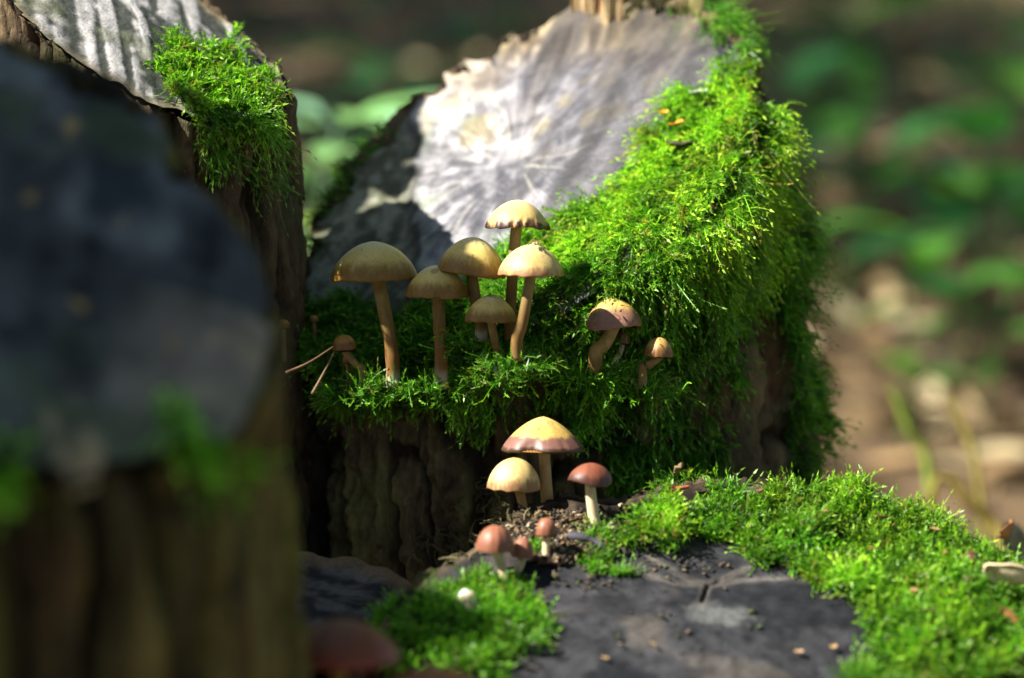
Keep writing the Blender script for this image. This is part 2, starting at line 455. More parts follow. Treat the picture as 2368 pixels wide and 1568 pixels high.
# ---- low stump at the front right
DR = .110
def disc_r(th, sd):
    return 1 / np.sqrt((np.cos(th) / .116) ** 2 + (np.sin(th) / .087) ** 2) * (1 + .01 * np.sin(2 * th + .5) + .02 * np.sin(3 * th + 1) + .012 * np.sin(6 * th)) - .024 * np.exp(-((th % (2 * math.pi) - 2.72) / .40) ** 2) - .014 * np.exp(-((th % (2 * math.pi) - 1.95) / .30) ** 2) + .004 * sstep(0, .1, sd) \
        + .0022 * vn(np.stack([np.cos(th) * 9, np.sin(th) * 9, 0 * th], -1), 231)
def disc_face_h(x, y, ro, th):
    p = np.stack([x, y, 0 * x], -1)
    an = np.arctan2(y - .012, x - .003); r = np.hypot(x - .003, y - .012)
    h = .0012 * fbm(p / .035, 240, 3) + .00025 * fbm(p / .004, 241, 2)
    for a0, l in ((-1.75, .012), (.7, .008)):
        off = r * np.sin(an - a0 - .1 * vn(np.stack([r / .01, 0 * r + a0, 0 * r], -1), 242))
        h = h - .0022 * np.exp(-(off / .0008) ** 2) * (np.cos(an - a0) > 0) * sstep(l, l * .6, r)
    return h
def disc_face_c(x, y, ro, th, h):
    p = np.stack([x, y, 0 * x], -1)
    an = np.arctan2(y - .012, x - .003); r = np.hypot(x - .003, y - .012)
    n = fbm(p / .03, 250, 4); f = fbm(p / .005, 251, 4)
    ring = vn(np.stack([r / .0022 + .6 * n, 0 * r, 0 * r], -1), 252)
    c = mix((.013, .0142, .017), (.036, .036, .040), sstep(-.6, .7, n + .4 * f + .15 * ring))
    c = mix(c, (.09, .078, .065), sstep(.2, .8, fbm(p / .02, 253, 3) + .7 * sstep(.05, .0, r)) * .5)
    e = ((x - .006) / .013) ** 2 + ((y + .006) / .0085) ** 2 + .9 * f
    c = mix(c, (.13, .135, .13), sstep(1.2, .0, e) * .7)
    for a0, l in ((-1.75, .018), (.7, .045), (2.5, .055), (2.95, .06), (.3, .04)):
        off = r * np.sin(an - a0 - .1 * vn(np.stack([r / .01, 0 * r + a0, 0 * r], -1), 242))
        m = np.exp(-(off / .0016) ** 2) * (np.cos(an - a0) > 0) * sstep(l, l * .6, r)
        c = mix(c, (.17, .15, .13), m * .5)
        m = np.exp(-(off / .0006) ** 2) * (np.cos(an - a0) > 0) * sstep(l * .4, l * .2, r)
        c = mix(c, (.02, .018, .016), m * .6)
    tw = th % (2 * math.pi)
    soil = sstep(.55, .8, ro + .15 * n + .1 * f) * sstep(1.2, 1.5, tw) * sstep(2.9, 2.5, tw)
    c = mix(c, mix((.016, .012, .010), (.05, .035, .022), sstep(-.3, .6, f)), soil)
    c = mix(c, (.13, .10, .06), sstep(.93, 1, ro) * .7 * (1 - .7 * soil))
    wear = vn(np.stack([np.cos(an) * 18, np.sin(an) * 18, r / .03], -1), 256)
    return c * (1 + .3 * f + .18 * wear)[..., None]
disc = Log('low_stump', 'low dark grey stump with flat cut top edged by bright green moss',
           (1620, 1395), .90, DR, -.04, .32, disc_r, std_bark(DR, 300, .010, .06, .005, .0015),
           bark_color((.13, .095, .055), (.08, .055, .032), (.07, .075, .03), (.015, .011, .008), 300, DR),
           disc_face_h, disc_face_c, .0016, .003, .0011)
LOGS.append(disc)

# ---- big stump close in front on the left
FR = .0755
def front_r(th, sd):
    tw = (th + math.pi) % (2 * math.pi) - math.pi
    return FR * (1 + .02 * np.sin(2 * th + 1) + .02 * np.sin(3 * th + 2)) - .011 * np.exp(-((tw - .62) / .36) ** 2) + .003 * sstep(0, .15, sd) + .008 * np.exp(-((tw - .6) / .4) ** 2) * sstep(.02, .08, sd) \
        + .003 * vn(np.stack([np.cos(th) * 6, np.sin(th) * 6, 0 * th], -1), 331)
def front_face_h(x, y, ro, th):
    p = np.stack([x, y, 0 * x], -1); return .002 * fbm(p / .03, 340, 3) - .008 * sstep(.93, 1, ro) * (vn(np.stack([th * 5, 0 * th, 0 * th], -1), 341) > .1)
def front_face_c(x, y, ro, th, h):
    p = np.stack([x, y, 0 * x], -1); n = fbm(p / .03, 350, 4); f = fbm(p / .007, 351, 3)
    sv = vn(np.stack([x / .006, y / .07, 0 * x], -1), 352)
    c = mix((.022, .029, .034), (.105, .118, .12), sstep(-.7, .9, n + .5 * sv + .3 * f))
    c = c * (.55 + .9 * sstep(-.5, .5, vn(np.stack([x / .03, y / .022, 0 * x], -1), 356)))[..., None]
    c = mix(c, (.24, .215, .17), sstep(.45, .85, ro + .25 * n) * np.exp(-((th % (2 * math.pi) - 5.75) / .5) ** 2) * .9)
    c = mix(c, (.07, .10, .05), sstep(.3, .8, fbm(p / .025, 353, 3)) * .6)
    sp = vn(p / .006, 354); c = mix(c, (.35, .25, .10), sstep(.88, .94, sp) * .8)
    c = mix(c, (.40, .33, .20), sstep(.72, .95, ro + .12 * f) * sstep(-.1, .5, vn(np.stack([th * 6, 0 * th, 0 * th], -1), 355)) * sstep(.2, -.4, np.sin(th)))
    return c * (1 + .2 * f)[..., None]
front = Log('tall_stump', 'blurred bluish grey stump with steep slanting face and olive streaked bark',
            (-5, 556), .68, FR, -.30, .64, front_r, std_bark(FR, 400, .016, .15, .014, .003),
            bark_color((.15, .13, .04), (.05, .04, .02), (.19, .19, .035), (.008, .007, .005), 400, FR, (.10, .06, .025)),
            front_face_h, front_face_c, .0025, .004, .002)
LOGS.append(front)

# ---- little stump deep in the gap
GR = .055
def gap_r(th, sd):
    return GR * (1 + .05 * np.sin(2 * th) + .04 * np.sin(3 * th + 1)) + .002 * vn(np.stack([np.cos(th) * 8, np.sin(th) * 8, 0 * th], -1), 431)
def gap_h(x, y, ro, th):
    p = np.stack([x, y, 0 * x], -1); return .0016 * fbm(p / .012, 440, 4) + .003 * sstep(.85, 1, ro)
def gap_c(x, y, ro, th, h):
    p = np.stack([x, y, 0 * x], -1); f = fbm(p / .005, 441, 4); sv = vn(np.stack([x / .03, y / .002, 0 * x], -1), 442)
    c = mix((.028, .028, .030), (.11, .105, .10), sstep(-.5, .7, f + .6 * sv))
    return mix(c, (.16, .11, .06), sstep(.85, .97, ro) * .8)
gap = Log('sunken_stump', 'small dark stump top low in the gap between the taller stumps',
          (640, 1420), .90, GR, -.12, .18, gap_r, std_bark(GR, 500, .009, .06, .004, .0012),
          bark_color((.12, .09, .055), (.07, .05, .03), (.07, .07, .03), (.015, .011, .008), 500, GR), gap_h, gap_c, .0018, .004, .0015)
LOGS.append(gap)

# hinge of torn wood standing on the back of the main stump
def torn_wood():
    n_u, n_v = 90, 46
    u = np.linspace(0, 1, n_u); v = np.linspace(0, 1, n_v)
    # closed outline: front side then back side
    th0, th1 = 1.30, .76
    mb = MB()
    rows = []
    for side in (0, 1):
        U, Vv = np.meshgrid(u, v, indexing='ij')
        th = th0 + (th1 - th0) * U
        rad = 1 / np.sqrt((np.cos(th) / CR) ** 2 + (np.sin(th) / .083) ** 2) - .012 * (1 - side) * (.5 + .5 * np.sin(math.pi * U)) - .002 * (1 - side)
        top = .034 + .012 * vn(np.stack([U * 9, 0 * U, 0 * U], -1), 601) + .006 * vn(np.stack([U * 30, 0 * U, 0 * U], -1), 602)
        top = top * np.clip(np.minimum(U, 1 - U) * 30, .25, 1)
        zb = main.c[2] + main.a * rad * np.cos(th) + main.b * rad * np.sin(th) - .006
        fib = .0009 * vn(np.stack([U * 46, Vv * 1.5, 0 * U], -1), 603) + .0016 * vn(np.stack([U * 16, Vv * 1.1, 0 * U], -1), 604)
        rot = sstep(.55, .75, U) * .003 * fbm(np.stack([U * 22, Vv * 14, 0 * U], -1), 605, 4)
        rd = rad + (-1 if side == 0 else 1) * (fib + rot)
        P = np.stack([main.c[0] + rd * np.cos(th), main.c[1] + rd * np.sin(th), zb + Vv * top], -1)
        c = mix((.36, .22, .10), (.52, .40, .22), sstep(-.5, .5, vn(np.stack([U * 46, Vv * 1.5, 0 * U], -1), 603)))
        c = mix(c, (.20, .085, .045), sstep(.1, .6, vn(np.stack([U * 14, Vv * 1.0, 0 * U], -1), 606)) * .8)
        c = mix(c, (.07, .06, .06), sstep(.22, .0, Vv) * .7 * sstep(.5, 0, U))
        c = mix(c, mix((.34, .29, .17), (.06, .04, .025), sstep(.0, .5, vn(np.stack([U * 24, Vv * 12, 0 * U], -1), 607))), sstep(.55, .7, U))
        rows.append((P, c))
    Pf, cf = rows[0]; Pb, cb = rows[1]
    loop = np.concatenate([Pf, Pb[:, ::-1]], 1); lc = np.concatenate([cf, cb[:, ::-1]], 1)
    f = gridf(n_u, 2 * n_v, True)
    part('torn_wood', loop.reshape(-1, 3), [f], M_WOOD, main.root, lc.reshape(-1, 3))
    return loop
torn_wood()

# ------------------------------------------------------------------ moss
def fronds(P, N, L, grav, flow=None, spread=.45, up=.9, nl=8, leaf=.0012, lw=.0005, rs=None, cols=None, dry=.0, clump=.7, cs=.007):
    """feather moss shoots as real little overlapping leaves; returns verts, tris, colours"""
    rs = rs or rng
    n = len(P)
    cl = np.stack([vn(P / cs, 901), vn(P / cs, 902), vn(P / cs, 903)], -1)
    d0 = N * up + nrm(rs.normal(size=(n, 3))) * spread + cl * clump
    if flow is not None: d0 = d0 + flow
    d0 = nrm(d0)
    L = np.asarray(L) * np.clip(rs.normal(1, .24, n), .5, 1.35) * (1 + .3 * vn(P / (cs * 1.7), 904))
    bend = np.array([0, 0, -1.0]) * np.asarray(grav)[..., None] + rs.normal(size=(n, 3)) * .28
    wob = np.cross(d0, rs.normal(size=(n, 3))) * .10
    ts = np.linspace(.06, 1, nl)
    T1 = ts[None, :, None]
    c = P[:, None] + L[:, None, None] * (T1 * d0[:, None] + T1 ** 2 * bend[:, None] + np.sin(T1 * 5.5) * wob[:, None])
    tan = nrm(d0[:, None] + 2 * T1 * bend[:, None] + 5.5 * np.cos(T1 * 5.5) * wob[:, None])
    side = nrm(np.cross(tan, (N + .6 * rs.normal(size=(n, 3)))[:, None]))
    upv = np.cross(side, tan)
    taper = (1.12 - .80 * ts ** 2.2)[None, :, None]
    V = []
    for k_, sgn in enumerate((-1, 1)):
        lf = leaf * taper * np.clip(rs.normal(1, .25, (n, nl, 1)), .5, 1.7)
        o = c + tan * (leaf * .25 * k_)
        tip = o + tan * lf * .95 + sgn * side * lf * .62 + upv * lf * rs.normal(.25, .3, (n, nl, 1))
        b0 = o - tan * lw * .8 - sgn * side * lf * .30; b1 = o + tan * lw * 1.1 + sgn * side * lf * .22 + upv * lf * .15
        V.append(np.stack([b0, b1, tip], 2))
    V = np.concatenate(V, 1).reshape(n, -1, 3)
    ks = [0, nl // 3, 2 * nl // 3, nl - 1]
    sp = c[:, ks]; ss = side[:, ks] * (.00025 * np.array([1.2, 1, .8, .1]))[None, :, None]
    st = np.stack([sp - ss, sp + ss], 2).reshape(n, 8, 3)
    tp = np.stack([c[:, -1] - side[:, -1] * lw * .6, c[:, -1] + side[:, -1] * lw * .6, c[:, -1] + tan[:, -1] * leaf * 1.1], 1)
    V = np.concatenate([V, st, tp], 1)
    m = 2 * nl * 3; k = V.shape[1]
    t1 = np.arange(m).reshape(-1, 3)
    q = []
    for i in range(3): q += [[m + 2 * i, m + 2 * i + 1, m + 2 * i + 3], [m + 2 * i, m + 2 * i + 3, m + 2 * i + 2]]
    t = np.concatenate([t1, np.array(q), [[m + 8, m + 9, m + 10]]])
    F = (t[None] + (np.arange(n) * k)[:, None, None]).reshape(-1, 3)
    # colour: brownish old base, fresh pale tip
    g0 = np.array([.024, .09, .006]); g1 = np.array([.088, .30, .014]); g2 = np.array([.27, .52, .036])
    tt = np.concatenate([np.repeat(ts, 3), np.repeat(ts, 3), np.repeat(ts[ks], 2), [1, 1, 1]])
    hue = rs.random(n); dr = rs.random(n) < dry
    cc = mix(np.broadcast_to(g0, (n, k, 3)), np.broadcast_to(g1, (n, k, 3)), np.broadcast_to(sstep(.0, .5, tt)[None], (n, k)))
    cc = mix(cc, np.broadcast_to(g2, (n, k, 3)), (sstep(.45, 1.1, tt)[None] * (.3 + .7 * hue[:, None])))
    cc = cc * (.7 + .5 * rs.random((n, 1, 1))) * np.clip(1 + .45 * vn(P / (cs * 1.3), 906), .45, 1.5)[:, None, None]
    dr = rs.random(n) < dry * (1 + 5 * sstep(.35, .7, vn(P / .011, 907)))
    cc[dr] = cc[dr] * .35 + np.array([.20, .15, .05]) * .65
    if cols is not None: cc = cc * cols[:, None]
    return V.reshape(-1, 3), F, cc.reshape(-1, 3)

def moss_object(name, chunks, label, cat='moss'):
    vs, fs, cs, n = [], [], [], 0
    for v, f, c in chunks:
        vs.append(v); fs.append(f + n); cs.append(c); n += len(v)
    v = np.concatenate(vs); f = np.concatenate(fs); c = np.concatenate(cs)
    ctr = v.mean(0)
    o = link(name, mesh_data(name, v - ctr, [f], c, False, [M_MOSS]), None, ctr)
    return tag(o, label, cat, kind='stuff')

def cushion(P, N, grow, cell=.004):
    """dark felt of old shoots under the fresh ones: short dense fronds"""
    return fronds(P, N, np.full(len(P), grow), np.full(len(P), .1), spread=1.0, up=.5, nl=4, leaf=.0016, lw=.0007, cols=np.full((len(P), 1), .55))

def mound(P, N, amp, scale, seed):
    return P + N * (amp * np.clip(.35 + .65 * fbm(P / scale, seed, 2), 0, 1.3))[:, None]

def facing(P, N):
    return ((CAM - P) * N).sum(1) > 0

# -- main stump: shelf, slope and curtain on the front right
shelf = [(640, 900), (640, 760), (700, 742), (745, 720), (850, 690), (900, 715), (960, 700), (1060, 668), (1110, 640), (1170, 590), (1290, 520), (1350, 480), (1430, 440), (1470, 360),
         (1520, 290), (1575, 225), (1660, 195), (1705, 120), (1745, 130), (1775, 200), (1790, 300), (1750, 520), (1720, 640), (1710, 760), (1690, 860), (1660, 930), (1650, 1020), (1660, 1130),
         (1600, 1170), (1500, 1200), (1420, 1200), (1390, 1100), (1370, 1010), (1250, 960), (1150, 985), (1050, 950), (960, 960), (860, 935), (790, 930), (720, 860)]
def rim_info(lg, P, isf):
    """angle and distance from the rim of points on a log"""
    dx = P[:, 0] - lg.c[0]; dy = P[:, 1] - lg.c[1]; th = np.arctan2(dy, dx)
    r0 = lg.rfun(th, np.zeros(len(th))); zt = lg.c[2] + lg.a * r0 * np.cos(th) + lg.b * r0 * np.sin(th)
    return th, np.where(isf, r0 - np.hypot(dx, dy), zt - P[:, 2])
P, N, isf = main.surf(290000, smax=.32)
q, d = proj(P)
nq = np.stack([q[:, 0] / 45, q[:, 1] / 45, 0 * q[:, 0]], -1)
ok = inpoly(q + 26 * np.stack([vn(nq, 700), vn(nq, 701)], -1), shelf) & (facing(P, N) | isf)
P, N, isf, q = P[ok], N[ok], isf[ok], q[ok]
th, rd = rim_info(main, P, isf)
outw = np.stack([np.cos(th), np.sin(th), 0 * th], -1)
near = np.exp(-(np.clip(rd, 0, 1) / .016) ** 2)
shelfw = near * sstep(-.5, -1.2, th)
N = nrm(N + (outw * .8 + [0, 0, .7]) * near[:, None] * np.where(isf[:, None], .8, .9))
slopew = np.exp(-(np.clip(rd, 0, 1) / .022) ** 2) * sstep(-1.35, -1.0, th) * sstep(-.25, -.6, th)
P = P + nrm(outw + [0, 0, .55]) * (shelfw * .009)[:, None] + N * (near * .002)[:, None] + nrm(outw + np.array([-.2, -.5, .7])) * (slopew * .013)[:, None]
Pm = mound(P, N, .008, .018, 702)
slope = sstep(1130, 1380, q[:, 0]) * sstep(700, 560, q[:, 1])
low = sstep(640, 800, q[:, 1]) * (~isf)
gaps = (vn(P / .013, 703) + .35 * vn(P / .006, 704) > -.05 + .0 * low) | (low < .5) | (rng.random(len(P)) < .25)
flow = np.where(isf[:, None], np.array([-.40, -.70, -.50])[None], np.array([-.05, -.15, -.60])[None]) * (1 - .6 * shelfw)[:, None]
Lg = .0070 + .0040 * slope - .001 * low
kk = gaps & (rng.random(len(P)) < np.where(low > .5, .38, .62))
ycol = 1 + (slope * sstep(-.9, .2, vn(P / .012, 705)))[:, None] * np.array([1.25, .60, .4])  # yellower moss on the slope, part of its sunlit brightness painted into the colour
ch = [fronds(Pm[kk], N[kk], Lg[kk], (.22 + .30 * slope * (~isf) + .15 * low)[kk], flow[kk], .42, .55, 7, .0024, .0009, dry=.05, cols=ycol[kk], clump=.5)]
k = (rng.random(len(P)) < .35) & gaps
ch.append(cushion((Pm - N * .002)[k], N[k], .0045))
# long hanging shoots along the lower edge of the bright slope
k = (rd < .03) & (~isf) & (th > -1.3) & (rng.random(len(P)) < .22)
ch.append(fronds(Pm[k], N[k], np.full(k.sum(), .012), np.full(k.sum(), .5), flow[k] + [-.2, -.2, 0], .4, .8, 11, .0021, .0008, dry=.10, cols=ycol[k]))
moss_object('moss', ch, 'thick feathery green moss covering the rim and front of the pale grey stump')

# -- right-hand buttress curtain (wraps round the far side too)
P, N, isf = main.surf(85000, face=False, smax=.40)
q, d = proj(P); th = np.arctan2(P[:, 1] - main.c[1], P[:, 0] - main.c[0])
poly = [(1750, 230), (1790, 190), (1830, 300), (1880, 430), (1990, 520), (1990, 1180), (1820, 1180), (1800, 1000), (1790, 850), (1760, 760), (1745, 640), (1770, 480)]
ok = (inpoly(q, poly) & facing(P, N)) | ((th > -.2) & (th < .8) & ~facing(P, N) & (vn(P / .04, 710) > -.1))
P, N, q = P[ok], N[ok], q[ok]
Pm = mound(P, N, .008, .02, 712)
lowr = sstep(760, 850, q[:, 1])
ch = [fronds(Pm, N, .0095 - .003 * lowr, .45 - .2 * lowr, np.broadcast_to([0.1, -.1, -.45], P.shape), .5, .7, 7, .0023, .0009, dry=.05),
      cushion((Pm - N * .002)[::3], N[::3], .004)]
k = (q[:, 1] > 480) & (q[:, 1] < 720) & (rng.random(len(P)) < .4)
ch.append(fronds(Pm[k], N[k], np.full(k.sum(), .013), np.full(k.sum(), .6), np.broadcast_to([-.1, -.15, -.5], (k.sum(), 3)), .4, .8, 11, .002, .0008, dry=.1))
moss_object('moss_curtain', ch, 'hanging moss curtain on the right edge of the pale grey stump beside the dark split')

# -- moss strip on the far left rim of the main stump
P, N, isf = main.surf(60000, face=False, smax=.2)
th = np.arctan2(P[:, 1] - main.c[1], P[:, 0] - main.c[0]); thp = th % (2 * math.pi)
zt = main.c[2] + CR * (main.a * np.cos(th) + main.b * np.sin(th))
ok = (thp > 2.35) & (thp < 3.5) & (zt - P[:, 2] < .014 + .008 * vn(P / .01, 715)) & (vn(P / .016, 716) > -.25)
P, N = P[ok], N[ok]
moss_object('moss_strip', [fronds(mound(P, N, .003, .012, 717), N, np.full(len(P), .005), np.full(len(P), .1), np.broadcast_to([-.1, -.3, .3], P.shape), .6, .7, 6, .0011, .0004),
                     cushion(P, N, .003)], 'narrow strip of short moss on the bark edge of the pale grey stump facing the thin stump')

# -- tuft beside the torn wood
P, N, isf = main.surf(30000, smax=.05); q, d = proj(P)
ok = inpoly(q, [(1600, 10), (1650, 0), (1690, 40), (1670, 110), (1630, 85)])
P, N = P[ok], N[ok]
if len(P): moss_object('moss_tuft', [fronds(P, N, np.full(len(P), .012), np.full(len(P), .4), np.broadcast_to([.1, -.5, -.1], P.shape), .5, .9, 8, .0012, .0004)],
                       'small moss tuft hanging beside the torn wood on the pale grey stump')

# -- low stump: fringe at the back and right
fr = [(1420, 1262), (1480, 1200), (1540, 1190), (1620, 1165), (1700, 1150), (2000, 1120), (2500, 1200), (2560, 1700), (1930, 1700), (1960, 1560), (2020, 1500), (2000, 1420), (1920, 1375),
      (1850, 1345), (1800, 1300), (1720, 1275), (1620, 1268), (1560, 1292), (1480, 1278)]
P, N, isf = disc.surf(62000, smax=.05); q, d = proj(P)
s2 = np.stack([q[:, 0] / 50, q[:, 1] / 30, 0 * q[:, 0]], -1)
ok = inpoly(q + 24 * np.stack([vn(s2, 720), vn(s2, 721)], -1), fr) | (~isf & (np.arctan2(P[:, 1] - disc.c[1], P[:, 0] - disc.c[0]) > -.9) & (np.arctan2(P[:, 1] - disc.c[1], P[:, 0] - disc.c[0]) < 1.7) & (vn(P / .03, 722) > -.3))
ok &= rng.random(len(P)) < .75
P, N, isf, q = P[ok], N[ok], isf[ok], q[ok]
Pm = mound(P, N, .010, .018, 723)
flow = np.where(isf[:, None], np.array([-.15, -.35, .05])[None], np.array([.2, .0, -.3])[None])
ch = [fronds(Pm, N, np.full(len(P), .0058), np.full(len(P), .12), flow, .75, .8, 5, .0021, .0008, dry=.04, clump=.6, cols=1 + sstep(-.5, .5, vn(P / .014, 725))[:, None] * np.array([.75, .32, .2]))]
k = rng.random(len(P)) < .5
ch.append(cushion(P[k] + N[k] * .003, N[k], .005))
moss_object('moss_fringe', ch, 'broad bright green moss fringe along the back and right of the low dark stump')

# -- low stump: pad at the front left
padp = [(880, 1500), (940, 1420), (1010, 1385), (1090, 1355), (1160, 1350), (1230, 1375), (1245, 1410), (1225, 1440), (1270, 1470), (1255, 1500), (1215, 1520), (1160, 1560), (1040, 1570), (930, 1550)]
P, N, isf = disc.surf(60000, smax=.05); q, d = proj(P)
s2 = np.stack([q[:, 0] / 40, q[:, 1] / 25, 0 * q[:, 0]], -1)
ok = inpoly(q + 20 * np.stack([vn(s2, 730), vn(s2, 731)], -1), padp) & (rng.random(len(P)) < .85)
P, N, isf = P[ok], N[ok], isf[ok]
Pm = mound(P, N, .006, .015, 733)
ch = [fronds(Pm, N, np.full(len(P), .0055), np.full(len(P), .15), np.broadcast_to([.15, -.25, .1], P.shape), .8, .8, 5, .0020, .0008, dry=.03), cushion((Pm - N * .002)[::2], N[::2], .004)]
moss_object('moss_pad', ch, 'pad of short moss at the left end of the low dark stump around a pale broken stalk')

# -- low stump: scattered sprigs near the mushrooms
ch = []
for (x, y, rx, ry, n) in ((1395, 1245, 50, 22, 420), (1375, 1220, 18, 12, 120), (1370, 1300, 28, 18, 130), (1430, 1330, 45, 6, 110), (1405, 1285, 25, 12, 120), (1235, 1275, 14, 10, 90), (1115, 1335, 22, 10, 130), (1190, 1350, 40, 10, 150)):
    for i in range(n):
        a = rng.normal(size=2) * .5
        h = hit(x + a[0] * rx, y + a[1] * ry, [disc])
        if h is not None: ch.append(h)
P = np.array(ch); N = np.broadcast_to(disc.fn, P.shape)
moss_object('moss_sprigs', [fronds(P, N, np.full(len(P), .0042), np.full(len(P), .15), None, .9, .8, 6, .0011, .0004, dry=.1)], 'small scattered moss sprigs among the crumbs beside the reddish mushrooms')

# -- thin stump tuft
tp = [(352, 150), (372, 108), (430, 108), (480, 125), (512, 118), (525, 88), (550, 108), (580, 150), (612, 225), (620, 290), (590, 315), (540, 320), (500, 315), (455, 295), (420, 240), (385, 200)]
P, N, isf = left.surf(70000, smax=.12); q, d = proj(P)
s2 = np.stack([q[:, 0] / 40, q[:, 1] / 40, 0 * q[:, 0]], -1)
ok = inpoly(q + 22 * np.stack([vn(s2, 740), vn(s2, 741)], -1), tp) & (facing(P, N) | isf) & (rng.random(len(P)) < .5)
P, N, isf = P[ok], N[ok], isf[ok]
th, rd = rim_info(left, P, isf); near = np.exp(-(np.clip(rd, 0, 1) / .010) ** 2); outw = np.stack([np.cos(th), np.sin(th), 0 * th], -1)
N = nrm(N + (outw * .8 + [0, 0, .7]) * near[:, None] * .9); P = P + nrm(outw + [0, 0, .5]) * (near * .004)[:, None]
Pm = mound(P, N, .005, .014, 743)
ch = [fronds(Pm, N, np.where(isf, .0058, .0075), np.full(len(P), .3), np.where(isf[:, None], np.array([-.1, -.5, -.1]), np.array([0, -.2, -.5])), .6, .7, 6, .0023, .0009, dry=.04, cols=np.broadcast_to([1.45, 1.2, 1.0], P.shape)), cushion((Pm - N * .002)[::2], N[::2], .004)]
P, N, isf = left.surf(40000, face=False, smax=.14); q, d = proj(P)
ok = inpoly(q, [(440, 280), (600, 270), (660, 300), (640, 420), (560, 440), (480, 380)]) & facing(P, N) & (vn(P / .012, 745) > -.1) & (rng.random(len(P)) < .3)
P, N = P[ok], N[ok]
ch.append(fronds(P, N, np.full(len(P), .008), np.full(len(P), .5), np.broadcast_to([0, -.1, -.5], P.shape), .5, .8, 6, .0021, .0008, dry=.15))
moss_object('moss_clump', ch, 'bright yellow green moss clump on the rim of the thin stump with saw marks')

# -- blurred tufts on the big front stump
for nm, poly, lab in (('moss_patch', [(345, 975), (430, 950), (470, 1010), (520, 1060), (510, 1115), (450, 1130), (410, 1040)], 'blurred green moss patch below the rim of the tall bluish stump'),
                      ('moss_patch', [(-60, 1010), (20, 1040), (70, 1080), (20, 1130), (-60, 1120)], 'blurred green moss patch at the far end of the tall bluish stump rim')):
    P, N, isf = front.surf(40000, smax=.2); q, d = proj(P)
    ok = inpoly(q, poly) & (facing(P, N) | isf); P, N = P[ok][:1500], N[ok][:1500]
    moss_object(nm, [fronds(P, N, np.full(len(P), .008), np.full(len(P), .3), None, .6, .9, 6, .0026, .0012, cols=np.full((len(P), 1), 1.5))], lab)

# ------------------------------------------------------------------ mushrooms
TAN = dict(top=(.74, .66, .33), mid=(.62, .48, .15), rim=(.21, .115, .02), r0=.38, r1=.72, r2=.97, stem=((.36, .28, .10), (.18, .09, .022), (.45, .42, .33)))
CREAM = dict(top=(.66, .54, .27), mid=(.60, .44, .16), rim=(.34, .18, .08), r0=.45, r1=.90, r2=1.0, stem=((.38, .31, .13), (.20, .11, .03), (.20, .12, .04)))
PURPLE = dict(top=(.66, .47, .15), mid=(.58, .38, .10), rim=(.20, .095, .07), r0=.3, r1=.72, r2=.80, stem=((.55, .42, .20), (.40, .25, .09), (.6, .58, .52)))
YELLOW = dict(top=(.66, .46, .14), mid=(.68, .50, .19), rim=(.30, .16, .07), r0=.3, r1=.88, r2=.99, stem=((.45, .30, .12), (.30, .16, .05), (.3, .18, .07)))
RED = dict(top=(.31, .125, .072), mid=(.285, .108, .06), rim=(.23, .085, .045), r0=.3, r1=.8, r2=.98, stem=((.60, .48, .30), (.58, .46, .27), (.62, .55, .42)))
DARK = dict(top=(.11, .035, .02), mid=(.10, .033, .02), rim=(.075, .026, .016), r0=.3, r1=.8, r2=.98, stem=((.3, .2, .1), (.25, .14, .06), (.3, .22, .14)))
OCHRE = dict(top=(.50, .27, .05), mid=(.46, .23, .04), rim=(.20, .09, .025), r0=.3, r1=.75, r2=.97, stem=((.32, .22, .09), (.25, .14, .05), (.3, .2, .1)))
GILLC = (.10, .055, .03)

